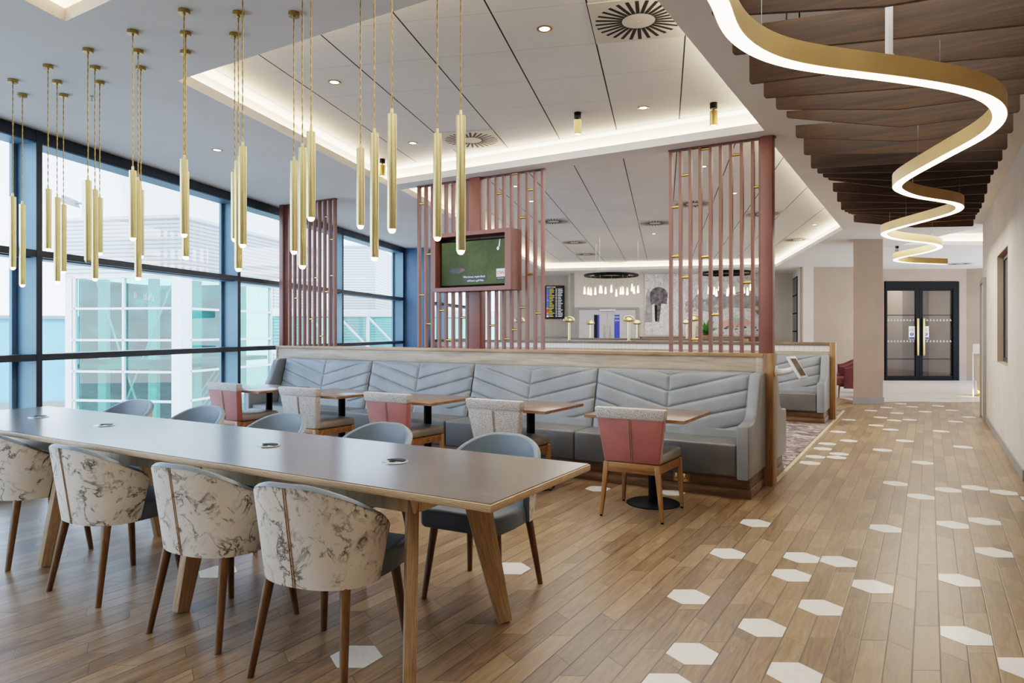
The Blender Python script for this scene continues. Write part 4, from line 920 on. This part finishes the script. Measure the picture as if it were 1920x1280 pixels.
# objects on the diagonal walls: local x = along the wall, local -y towards the room
def onwall(name, label, cat, u, v, dep):
    x, y = cf(lat(u, dep), dep); return thing(name, label, cat, (x, y, zz(v, dep)), CZ)
W1 = 21.98; t = onwall('flight_screen', 'tall dark flight information screen on the rear wall left of the grey double doors', 'screen', 1040, 566.5, W1); k = W1 / F
m = MB(); m.box(-18 * k, 18 * k, -.05, 0, -31 * k, 31 * k, r=.006); m.build('bezel', 'black', t, .5); m = MB(); m.box(-17 * k, 17 * k, -.052, -.049, -30 * k, 30 * k); pn = m.build('display', 'scr', t, 0)
rnd = random.Random(5); cols = ['sblue', 'sblue', 'sblue', 'sblue', 'smag', 'sblue', 'sblue', 'slil', 'sblue', 'sblue', 'sblue', 'sblue', 'sorg', 'sred', 'sred', 'sorg', 'slil', 'swht']
text('DEPARTURES', .05, 'swht', pn, (-.12, -.0545, 28 * k), (PI / 2, 0, 0), 'heading'); n = len(cols)
for i, c in enumerate(cols):
    z = (24.5 - i * 3.0) * k
    m = MB(); m.box(-15.5 * k, -11.5 * k, -.0535, -.0515, z - 1.3 * k, z + 1.3 * k); m.build('airline_block', c, pn, 0)
    m = MB(); m.box(-10.5 * k, (-10.5 + rnd.uniform(5, 10)) * k, -.0535, -.0515, z - .6 * k, z + .6 * k); m.build('text_row', 'syel', pn, 0)
    m = MB(); m.box(1.5 * k, 4.0 * k, -.0535, -.0515, z - .6 * k, z + .6 * k); m.box(6 * k, (6 + rnd.uniform(5, 9)) * k, -.0535, -.0515, z - .6 * k, z + .6 * k); m.build('text_row', 'swht', pn, 0)
# grey double doors (part of the setting)
W2 = 20.93; k = W2 / F; x, y = cf(lat(1138.5, W2), W2); d2 = bpy.data.objects.new('door_2', None); COL.objects.link(d2); d2.location = (x, y, 0); d2.rotation_euler = (0, 0, CZ); struct(d2)
h0 = zz(576, W2); m = MB(); wv = 59.5 * k
m.box(-wv, -wv + .1, -.05, 0, 0, h0, r=.004); m.box(wv - .1, wv, -.05, 0, 0, h0, r=.004); m.box(-wv + .1, wv - .1, -.05, 0, h0 - .07, h0, r=.004); m.build('frame', 'skirt', d2, .5)
M['doorgrey'] = plain('door_grey_laminate', (196, 194, 192), .5, 0, .03)
for s in (-1, 1):
    m = MB(); m.box(min(0, s * (wv - .1)) + .003, max(0, s * (wv - .1)) - .003, -.03, -.001, .01, h0 - .075); lf = m.build('leaf', 'doorgrey', d2, 0)
    xc = -20 * k if s < 0 else 18 * k; m = MB(); m.box(xc - 5 * k, xc + 5 * k, -.033, -.028, .55, zz(590, W2)); m.build('vision_panel', 'dark' if s < 0 else 'bluelit', lf, 0)
    m = MB(); m.box(xc + (1.5 if s < 0 else -5) * k, xc + (5 if s < 0 else 5) * k, -.0345, -.0325, .55, zz(590 if s < 0 else 600, W2)); m.build('poster_behind', 'bluelit', lf, 0)
    m = MB(); m.box(s * 5 * k - 2.4 * k, s * 5 * k + 2.4 * k, -.032, -.029, .95, zz(610, W2)); m.build('push_plate', 'chrome', lf, 0)
text('>>', .12, 'swht', d2, (18 * k, -.036, zz(601, W2)), (PI / 2, 0, 0), 'poster_lettering'); text('Airport', .07, 'swht', d2, (18 * k, -.036, zz(594, W2)), (PI / 2, 0, 0), 'poster_lettering')
m = MB(); m.box(-15 * k, 15 * k, -.085, -.05, zz(583, W2), zz(580, W2), r=.004); m.build('door_closer', 'white', d2, .5)
# mural
t = onwall('mural', 'pale ink sketch cityscape mural on the wall right of the grey double doors', 'mural', 1322, 571, W2); hw, hh = 113 * k, 57.5 * k
m = MB(); m.box(-hw, hw, -.006, 0, -hh, hh); m.build('panel', 'mural', t, 0)
def mp(u, v): return ((u - 1322) * k, (571 - v) * k)
def ms(name, pts, mat, lay=1):
    q = MB(); q.prism([mp(*p) for p in pts], 0, .0006); o = q.build(name, mat, t, 0); o.rotation_euler = (PI / 2, 0, 0); o.location = (0, -.0066 - .0007 * lay, 0); return o
ms('painted_round_tower', [(1221, 572)] + [(1235 + 17 * math.cos(a), 553 - 15 * math.sin(a)) for a in [PI - PI * j / 14 for j in range(15)]] + [(1250, 570), (1240, 569), (1236, 603), (1229, 603), (1227, 569)], 'muralink')
ms('painted_spire', [(1209, 604), (1211, 552), (1216, 540), (1222, 552), (1223, 604)], 'muralgrey'); ms('painted_mast', [(1227, 572), (1232, 572), (1232, 602), (1228, 602)], 'dark', 2)
ms('painted_hills', [(1290, 575), (1306, 552), (1322, 562), (1345, 545), (1372, 555), (1400, 548), (1432, 560), (1432, 580), (1370, 576), (1330, 585)], 'muralgrey'); ms('painted_lake', [(1348, 606), (1368, 596), (1400, 598), (1412, 606), (1396, 612), (1360, 613)], 'muralpink'); ms('painted_bay', [(1362, 601), (1376, 595), (1396, 596), (1400, 602), (1380, 604)], 'muralgreen', 2)
rnd = random.Random(11)
for j in range(22):
    u = rnd.uniform(1272, 1420); v = rnd.uniform(567, 590); w = rnd.uniform(4, 9); h = rnd.uniform(4, 10); ms('painted_house', [(u, v), (u + w, v), (u + w, v - h), (u + w / 2, v - h - 3), (u, v - h)], 'vinyl' if j % 2 else 'palewall', 3)
    for q in range(2): a = u + 1.2 + q * w * .5; ms('painted_window', [(a, v - 1), (a + 1, v - 1), (a + 1, v - 4), (a, v - 4)], 'muralink', 4)
for j in range(26):
    u = rnd.uniform(1345, 1430); v = rnd.uniform(612, 626); w = rnd.uniform(3, 8); ms('painted_rock', [(u, v), (u + w, v - 1), (u + w * .8, v - 3), (u + w * .3, v - 3.4)], 'muralink', 3)
ms('painted_wire', [(1345, 556), (1400, 545), (1400, 546.3), (1345, 557.3)], 'muralink', 3)
# wooden ledge below the mural wall
m = MB(); a, b = lat(1200, W2), lat(1436, W2); x, y = cf((a + b) / 2, W2); m.box(-(b - a) / 2, (b - a) / 2, -.35, -.002, .0, zz(631, W2), r=.004); o = m.build('wall_bench', 'plinth', None, .5, (x, y, 0)); o.rotation_euler = (0, 0, CZ); tag(o, 'long dark wood ledge along the foot of the mural wall', 'ledge')
m = MB(); a, b = lat(1010, W1), lat(1066, W1); x, y = cf((a + b) / 2, W1); m.box(-(b - a) / 2, (b - a) / 2, -.35, -.002, .0, zz(632, W1), r=.004); o = m.build('wall_bench', 'plinth', None, .5, (x, y, 0)); o.rotation_euler = (0, 0, CZ); tag(o, 'short dark wood ledge under the flight information screen', 'ledge')
# ---------------------------------------------------------------- black glazed double doors
k = D6 / F; x, y = cf(lat(1727.5, D6), D6); d3 = bpy.data.objects.new('door_3', None); COL.objects.link(d3); d3.location = (x, y, 0); d3.rotation_euler = (0, 0, CZ); struct(d3)
def dx(u): return (u - 1727.5) * k
def dz(v): return zz(v, D6)
m = MB(); m.box(dx(1658.5), dx(1662), -.05, .1, 0, 2.82); m.box(dx(1785.5), dx(1796.5), -.05, .1, 0, 2.82); m.box(dx(1662), dx(1785.5), -.05, .1, dz(541), 2.82); m.box(dx(1662), dx(1785.5), -.05, .1, 0, .03); m.build('frame', 'black', d3, 0)
for s, (a, b) in ((-1, (1662, 1722.3)), (1, (1722.7, 1785.5))):
    m = MB(); st = 6.5; ga, gb = (a + .5, b - st) if s < 0 else (a + st, b - .5)
    m.box(dx(ga), dx(gb), -.03, .03, .035, .13); m.box(dx(ga), dx(gb), -.03, .03, dz(541) - .06, dz(541) - .005)
    for q0_, q1_ in ((a, ga), (gb, b)): m.box(dx(q0_), dx(q1_), -.03, .03, .035, dz(541) - .005)
    for vv in (590.8, 672.8): m.box(dx(ga), dx(gb), -.02, .02, dz(vv) - .01, dz(vv) + .01)
    lf = m.build('leaf', 'black', d3, 0)
    m = MB(); m.quad((dx(ga), 0, .13), (dx(gb), 0, .13), (dx(gb), 0, dz(541) - .06), (dx(ga), 0, dz(541) - .06)); m.build('pane', 'doorglass', lf, 0)
    hx = dx(1718.3 if s < 0 else 1729.3); m = MB(); m.box(hx - .028, hx + .028, -.085, -.06, dz(666), dz(597), r=.004)
    for zq in (dz(660), dz(603)): m.box(hx - .012, hx + .012, -.062, -.03, zq - .012, zq + .012)
    m.build('handle', 'brassdark', lf, .5); m = MB(); n0 = ga + 3
    for vv in (599.5, 639):
        for q in range(9):
            u = ga + 3 + q * (gb - ga - 6) / 8; m.prism([(dx(u) - .028, -.004), (dx(u) + .028, -.004), (dx(u) + .028, -.003), (dx(u) - .028, -.003)], dz(vv) - .03, dz(vv) - .01) if False else m.hexa([(dx(u) - .03, -.004, dz(vv) - .03), (dx(u) + .03, -.004, dz(vv) - .03), (dx(u) + .03, -.003, dz(vv) - .03), (dx(u) - .03, -.003, dz(vv) - .03)], [(dx(u) - .002, -.004, dz(vv) + .03), (dx(u) + .002, -.004, dz(vv) + .03), (dx(u) + .002, -.003, dz(vv) + .03), (dx(u) - .002, -.003, dz(vv) + .03)])
    m.build('manifestation_dots', 'vinyl', lf, 0)
for s, u, l in ((-1, 1709.5, 'left'), (1, 1735.8, 'right')):
    nx, ny = cf(lat(u, D6 - .01), D6 - .01); t = thing('door_notice', 'small white and purple safety notice on the %s leaf of the black glazed doors' % l, 'notice', (nx, ny, zz(624, D6)), CZ)
    m = MB(); m.box(-.085, .085, -.003, 0, -.19, .19); m.build('sheet', 'white', t, 0); m = MB(); m.box(-.08, .08, -.0045, -.003, -.185, -.115); m.build('purple_band', 'purple', t, 0)
    q = MB(); q.prism(ell(0, -.035, .055, .055), 0, .001); o = q.build('purple_disc', 'purple', t, 0); o.rotation_euler = (PI / 2, 0, 0); o.location = (0, -.003, 0)
    m = MB(); m.box(-.008, .008, -.0052, -.004, -.035, .005); m.box(-.008, .008, -.0052, -.004, -.06, -.046); m.build('exclamation_mark', 'white', o.parent, 0)
    q = MB(); q.prism([(-.022, .142), (.022, .142), (0, .18)], 0, .001); o = q.build('warning_triangle', 'syel', t, 0); o.rotation_euler = (PI / 2, 0, 0); o.location = (0, -.003, 0)
    m = MB()
    for j in range(3): m.box(-.065, .065 - .02 * (j % 2), -.0045, -.003, .118 - j * .03 - .006, .118 - j * .03 + .006)
    m.build('printed_lines', 'dark', t, 0)
# lobby behind the doors
wall('wall_lobby', cf(9.6, 22.1), cf(11.5, 22.1), 0, 3.1, 'extwhite', .1, 1); wall('wall_lobby', cf(11.5, 22.1), cf(11.95, 20.9), 0, 3.1, 'taupe', .1, 1); wall('wall_lobby', cf(11.95, 20.9), cf(12.75, 20.9), 0, 3.1, 'taupe', .1, 1); wall('wall_lobby', cf(12.75, 19.7), cf(12.75, 20.9), 0, 3.1, 'taupe', .1, -1); wall('wall_lobby', cf(9.7, 19.7), cf(9.7, 22.1), 0, 3.1, 'taupe', .1, 1)
wall('baseboard_lobby', cf(9.7, 22.08), cf(11.48, 22.08), .001, .2, 'black', .014, -1)
# burgundy armchairs between the far booth and the column
def armchair(label, x, y, rz):
    t = thing('armchair', label, 'chair', (x, y, 0), rz, 'burgundy armchairs by the beige column')
    def sh(off):
        def f(u, v):
            a = (2 * u - 1) * 1.9; top_ = .80 - .18 * min(1, abs(2 * u - 1) * 1.1) ** 2; z = .2 + (top_ - .2) * v; w = .29 + .05 * v - off; d = .28 + .07 * v - off; return (w * math.sin(a), -.02 - d * math.cos(a) if math.cos(a) > 0 else -.02 + .5 * -math.cos(a), z)
        return f
    m = MB(); m.grid(sh(0), 32, 10); m.grid(sh(.06), 32, 10)
    a, b = sh(0), sh(.06); m.grid(lambda u, v: Vector(a(u, 1)).lerp(Vector(b(u, 1)), v) + Vector((0, 0, .02 * math.sin(PI * v))), 32, 5); m.build('shell', 'burgundy', t, 1); m = MB(); m.box(-.24, .24, -.22, .30, .26, .43, r=.04, seg=3); m.build('seat', 'burgundy', t, .9)
    for sx in (-1, 1):
        for sy in (-.2, .22): m = MB(); m.tube([(sx * .2, sy, .27), (sx * .23, sy * 1.1, 0)], [.02, .013], 10); m.build('leg', 'walnutleg', t, .8)
    return t
ax, ay = cf(lat(1592, 14.55), 14.55); a1 = armchair('burgundy velvet armchair just left of the beige column, nearer one', ax, ay, math.radians(105))
ax, ay = cf(lat(1585, 15.7), 15.7); dup(a1, 'burgundy velvet armchair just left of the beige column, further one', (ax, ay, 0), math.radians(100))
# reception desk past the right wall
x, y = cf(lat(1839, 14.6), 14.6); t = thing('reception_desk', 'pale reception desk with a lit plinth just past the right wall', 'desk', (x, y, 0), math.radians(-4))
m = MB(); m.box(-.07, 1.3, 0, .6, .12, .92, r=.004); m.build('front', 'ply', t, .5); m = MB(); m.box(-.15, 1.3, -.06, .62, .92, .96, r=.004); m.build('counter', 'white', t, .5); m = MB(); m.box(-.15, 1.3, .3, .62, .96, 1.12, r=.004); m.box(-.15, -.12, .0, .62, .0, .92, r=.002); m.build('upstand', 'cove', t, .5)
m = MB(); m.box(-.05, 1.3, .02, .5, .0, .119); m.build('plinth', 'brassdark', t, 0)
l = area('plinth_glow', (x, y, .1), .6, .05, 3, (1, .7, .35), (math.radians(60), 0, CZ))
# ================================================================ OUTSIDE THE WINDOWS
GZ = -3.0
m = MB(); m.prism([wf(-30, -.6), wf(60, -.6), (-60, 70), (-90, 40), (-70, -30)], GZ - .2, GZ); struct(m.build('ground', 'asphalt', smooth=0))
bd = thing('terminal_building', 'white corrugated terminal building with large teal glass bays outside the windows', 'building', (*cf(0, 0), 0))
P0 = Vector((lat(340, 22.0), 22.0)); PA = Vector((lat(122, 22.7), 22.7)); PBd = 28.2; PB = Vector((lat(534, PBd), PBd))
PB2 = P0 + (PB - P0) * 1.5
def W3(p): return cf(p.x, p.y)
da = (PA - P0).normalized(); db = (PB - P0).normalized(); na = Vector((da.y, -da.x)); nb = Vector((-db.y, db.x))
if na.y < 0: na = -na
if nb.x > 0: pass
def quadw(m, p, q, z0, z1, off=0, n=None, mi=0):
    o = n * off if n is not None else Vector((0, 0)); a, b = W3(p + o), W3(q + o); m.quad((*a, z0), (*b, z0), (*b, z1), (*a, z1), mi=mi)
def slab(m, p, q, z0, z1, n, o0, o1, mi=0): m.prism([W3(p + n * o0), W3(q + n * o0), W3(q + n * o1), W3(p + n * o1)], z0, z1, mi=mi)
zr = zz(408, 22.0); zg = zz(517, 22.0)
nin = Vector((0, 1)) ; ninB = Vector((-db.y, db.x)); ninB = ninB if ninB.x < 0 else -ninB
m = MB(); slab(m, PA, P0, zg, zr, nin, 0, .25); slab(m, P0, PB2, zg - .05, zr, ninB, 0, .25); 
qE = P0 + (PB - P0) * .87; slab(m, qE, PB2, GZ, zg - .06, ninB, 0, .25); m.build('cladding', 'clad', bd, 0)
m = MB(); g0 = Vector((lat(134, 22.6), 22.6)); slab(m, PA, g0, GZ, zg, nin, 0, .3); g1 = Vector((lat(323, 22.05), 22.05)); slab(m, g1, P0 + Vector((.0, 0)), GZ, zg, nin, 0, .3); gB = P0 + (PB - P0) * .07; slab(m, P0, gB, GZ, zg, ninB, 0, .3); slab(m, PA, P0, zr, zr + .1, nin, -.06, .4); slab(m, P0, PB2, zr, zr + .1, ninB, -.06, .4)
m.build('corner_pier', 'extwhite', bd, 0)
m = MB(); quadw(m, g0, g1, GZ, zg, .12, nin); quadw(m, gB, qE, GZ, zg - .05, .12, ninB); m.build('glass_bay', 'tealglass', bd, 0)
m = MB(); tr = [zz(v, 22.3) for v in (518.5, 578, 637.5, 697, 752, 810)]
for z in tr: slab(m, g0, g1, z - .035, z + .035, nin, .02, .16); slab(m, gB, qE, z - .035, z + .035, ninB, .02, .16)
for u in (136, 229, 321): p = g0 + (g1 - g0) * ((u - 134) / 189); slab(m, p, p + (g1 - g0).normalized() * .08, GZ, zg, nin, .02, .16)
for f in (.0, .5, .97): p = gB + (qE - gB) * f; slab(m, p, p + (qE - gB).normalized() * .1, GZ, zg, ninB, .02, .16)
m.build('glazing_bars', 'extwhite', bd, 0)
m = MB(); slab(m, g0 + Vector((-.2, 0)), g1, GZ, zg, nin, 4.2, 4.3); slab(m, gB, qE, GZ, zg, ninB, 4.2, 4.3)
m.build('hall_interior', 'tealint', bd, 0)
m = MB()
for f in (.1, .62): p = g0 + (g1 - g0) * f; slab(m, p, p + Vector((.28, 0)), GZ, zg, nin, .9, 1.15)
for f in (.28, .82): p = gB + (qE - gB) * f; slab(m, p, p + db * .4, GZ, zg, ninB, .9, 1.2)
a, b = g0 + (g1 - g0) * .1, g0 + (g1 - g0) * .5
m.tube([(*W3(a + nin * .8), zg), (*W3(a + (b - a) * 1.25 + nin * .8), GZ + 1.2)], .035, 8); m.tube([(*W3(g0 + (g1 - g0) * .9 + nin * .8), zg), (*W3(g0 + (g1 - g0) * .35 + nin * .8), GZ + 1.5)], .03, 8)
for j in range(4): a = gB + (qE - gB) * .3; b = gB + (qE - gB) * .8; m.tube([(*W3(a + ninB * (1.3)), GZ + .6 + j * .3), (*W3(b + ninB * 1.3), GZ + 2.8 + j * .3)], .03, 8)
m.build('columns_and_braces', 'extwhite', bd, 0)
m = MB(); slab(m, g0, g1, zz(641, 22.3) - .9, zz(641, 22.3) - .75, nin, .3, 4.1); slab(m, gB, qE, zz(640, 24) - .75, zz(640, 24) - .6, ninB, .3, 4.1); m.build('floor_slab', 'tealint', bd, 0)
p = gB + (qE - gB) * .12 + ninB * .7; q = MB(); x, y = W3(p); q.tube([(x, y, zz(600, 23)), (x + .02, y - .05, zz(600, 23))], .2, 24); q.build('wall_clock', 'cove', bd, .5)
# pale blue panelled hangar at the left
hb = thing('hangar', 'low pale blue panelled hangar outside at the far left', 'building', (0, 0, 0))
D = 40.0; m = MB(); pr = [cf(lat(-160, D - 3), D - 3), cf(lat(135, D), D), cf(lat(135, D) , D + 8), cf(lat(-160, D - 3), D + 8)]; m.prism(pr, GZ + .35, zz(598, D)); m.build('wall', 'hoard', hb, 0)
m = MB(); m.prism([cf(lat(-160, D - 3.2), D - 3.2), cf(lat(136, D - .2), D - .2), cf(lat(136, D), D + 8), cf(lat(-160, D - 3), D + 8)], zz(598, D), zz(592, D)); m.build('roof', 'skirt', hb, 0); m = MB(); m.prism([cf(lat(-160, D - 3.1), D - 3.1), cf(lat(136, D - .1), D - .1), cf(lat(136, D), D + 8), cf(lat(-160, D - 3), D + 8)], GZ, GZ + .35); m.build('base', 'skirt', hb, 0)
# floodlight on a pole
D = 30; x, y = cf(lat(158, D), D); t = thing('street_lamp', 'flat headed street lamp rising behind the terminal roof', 'lamp', (x, y, 0), A)
m = MB(); m.tube([(0, 0, GZ), (0, 0, zz(338, D))], [.12, .09], 12); m.build('pole', 'extwhite', t, 1); m = MB(); m.tube([(0, 0, zz(382, D)), (-.35, 0, zz(380, D))], .05, 8); m.build('arm', 'skirt', t, 1); m = MB(); m.hexa([(-.95, -.2, zz(380, D)), (-.3, -.2, zz(389, D)), (-.3, .2, zz(389, D)), (-.95, .2, zz(380, D))], [(-.9, -.15, zz(366, D)), (-.35, -.15, zz(376, D)), (-.35, .15, zz(376, D)), (-.9, .15, zz(366, D))], r=.02); m.build('lamp_head', 'skirt', t, .5)
# tower block and jet bridge seen through the window beside the dark slats
D = 34; t = thing('cladded_tower', 'white corrugated tower outside the window between the two left screens', 'building', (*cf(lat(675, D), D), 0), A); k = D / F
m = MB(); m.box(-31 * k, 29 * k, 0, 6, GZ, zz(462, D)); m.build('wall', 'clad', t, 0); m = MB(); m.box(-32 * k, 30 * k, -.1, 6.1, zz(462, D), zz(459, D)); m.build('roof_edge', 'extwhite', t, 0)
D = 24; t = thing('jet_bridge', 'glass sided jet bridge with white diagonal trusses outside the windows', 'jet bridge', (*cf(lat(690, D), D), 0), A + math.radians(16)); k = D / F
m = MB(); m.box(-3.2, 4.8, 0, 2.4, zz(594, D), zz(580, D), r=.05); m.box(-3.2, 4.8, 0, 2.4, zz(660, D), zz(650, D)); m.build('roof_and_floor', 'extwhite', t, 0)
m = MB(); m.quad((-3.2, .1, zz(650, D)), (4.8, .1, zz(650, D)), (4.8, .1, zz(594, D)), (-3.2, .1, zz(594, D))); m.build('glass_side', 'tealglass', t, 0); m = MB()
for j in range(-2, 3): m.tube([(j * 1.0, .05, zz(594, D)), (j * 1.0, .05, zz(650, D))], .06, 8); m.tube([(j * 1.0, .05, zz(594, D)), (j * 1.0 + 1.0, .05, zz(650, D))], .045, 8)
m.build('truss', 'extwhite', t, 1)
# ================================================================ LIGHT
w = bpy.data.worlds.new('sky'); sc.world = w; w.use_nodes = True; nt = w.node_tree; bg = nt.nodes['Background']
tc = nt.nodes.new('ShaderNodeTexCoord'); sx = nt.nodes.new('ShaderNodeSeparateXYZ'); nt.links.new(tc.outputs['Generated'], sx.inputs[0])
rp = nt.nodes.new('ShaderNodeValToRGB'); rp.color_ramp.elements[0].position = .0; rp.color_ramp.elements[0].color = s2l((222, 234, 250)); rp.color_ramp.elements[1].position = .6; rp.color_ramp.elements[1].color = s2l((176, 204, 246)); nt.links.new(sx.outputs[2], rp.inputs[0])
nt.links.new(rp.outputs[0], bg.inputs[0]); bg.inputs[1].default_value = SKY = 6.0
su = bpy.data.lights.new('sun', 'SUN'); su.energy = 2.5; su.angle = .06; su.color = (1, .96, .9); so_ = bpy.data.objects.new('sun', su); COL.objects.link(so_)
so_.rotation_euler = Vector((-.62, .42, -.66)).to_track_quat('-Z', 'Y').to_euler()
for i in range(len(SM) - 1):      # sky portals in the window openings
    s0, s1 = SM[i], SM[i + 1] - .06; x, y = wf((s0 + s1) / 2, -DP - .03); o = area('window_portal', (x, y, 1.6), s1 - s0, 2.9, 1, (1, 1, 1)); o.data.cycles.is_portal = True
    o.rotation_euler = Vector((WN.x, WN.y, 0)).to_track_quat('-Z', 'Z').to_euler()
# cove strips
def cove(poly, per_m, skip=()):
    o2 = offset(poly, .085); n = len(poly)
    for i in range(n):
        if i in skip: continue
        a, b = Vector(o2[i]), Vector(o2[(i + 1) % n]); d = b - a; mid = (a + b) / 2
        o = area('cove_strip', (mid.x, mid.y, CEIL + .085), d.length, .04, per_m * d.length, (1, .80, .55)); o.rotation_euler = (PI, 0, math.atan2(d.y, d.x))
cove(C1, 6); cove(C2, 6); cove(C3, 6); cove(C0, 6)
# added fill lamps below the ceilings, standing in for general light without fittings
area('ceiling_fill', (-.1, 3.0, 3.1), 1.2, 5.5, 55, (1, .9, .76)); area('ceiling_fill', (-.1, 10.8, 2.62), 1.0, 3.4, 62, (1, .9, .76)); x, y = cf(10.9, 17.2); area('ceiling_fill', (x, y, 3.1), 2, 2, 36, (1, .88, .72), (0, 0, A))
area('ceiling_fill', (-3, 4.7, 3.37), 2.6, 2.6, 48, NEUT); area('ceiling_fill', (-3.4, 9.5, 3.37), 3.2, 4.5, 120, NEUT, (0, 0, TH)); area('ceiling_fill', (-5.6, 15.4, 3.37), 4, 4, 115, NEUT, (0, 0, TH))
x, y = cf(11.0, 20.6); area('lobby_fill', (x, y, 3.0), 1.6, 1.4, 75, (1, .97, .93), (0, 0, A))  # added fill lamp to brighten the lobby seen through the doors
area('ceiling_fill', (-2.5, .2, 3.1), 3, 2, 16, NEUT)
x, y = cf(4.8, 20.2); area('rear_wall_fill', (x, y, 3.12), 5.2, .2, 18, NEUT, (math.radians(-22), 0, A))  # added fill lamp on the mural wall, no fitting modelled there
# ---------------------------------------------------------------- camera
cam = bpy.data.cameras.new('camera'); co = bpy.data.objects.new('camera', cam); COL.objects.link(co); sc.camera = co
cam.lens = 24.0; cam.sensor_width = 36.0; cam.sensor_fit = 'HORIZONTAL'; cam.shift_y = -19 / 1920; cam.clip_end = 300
co.location = (0, 0, H); co.rotation_euler = (PI / 2, 0, A)
sc.view_settings.view_transform = 'Filmic'; sc.view_settings.look = 'Medium High Contrast'; sc.view_settings.exposure = 0.07; sc.view_settings.gamma = 1.0
sc.cycles.max_bounces = 8; sc.cycles.transparent_max_bounces = 12; sc.cycles.caustics_reflective = False; sc.cycles.caustics_refractive = False; sc.cycles.sample_clamp_indirect = 6
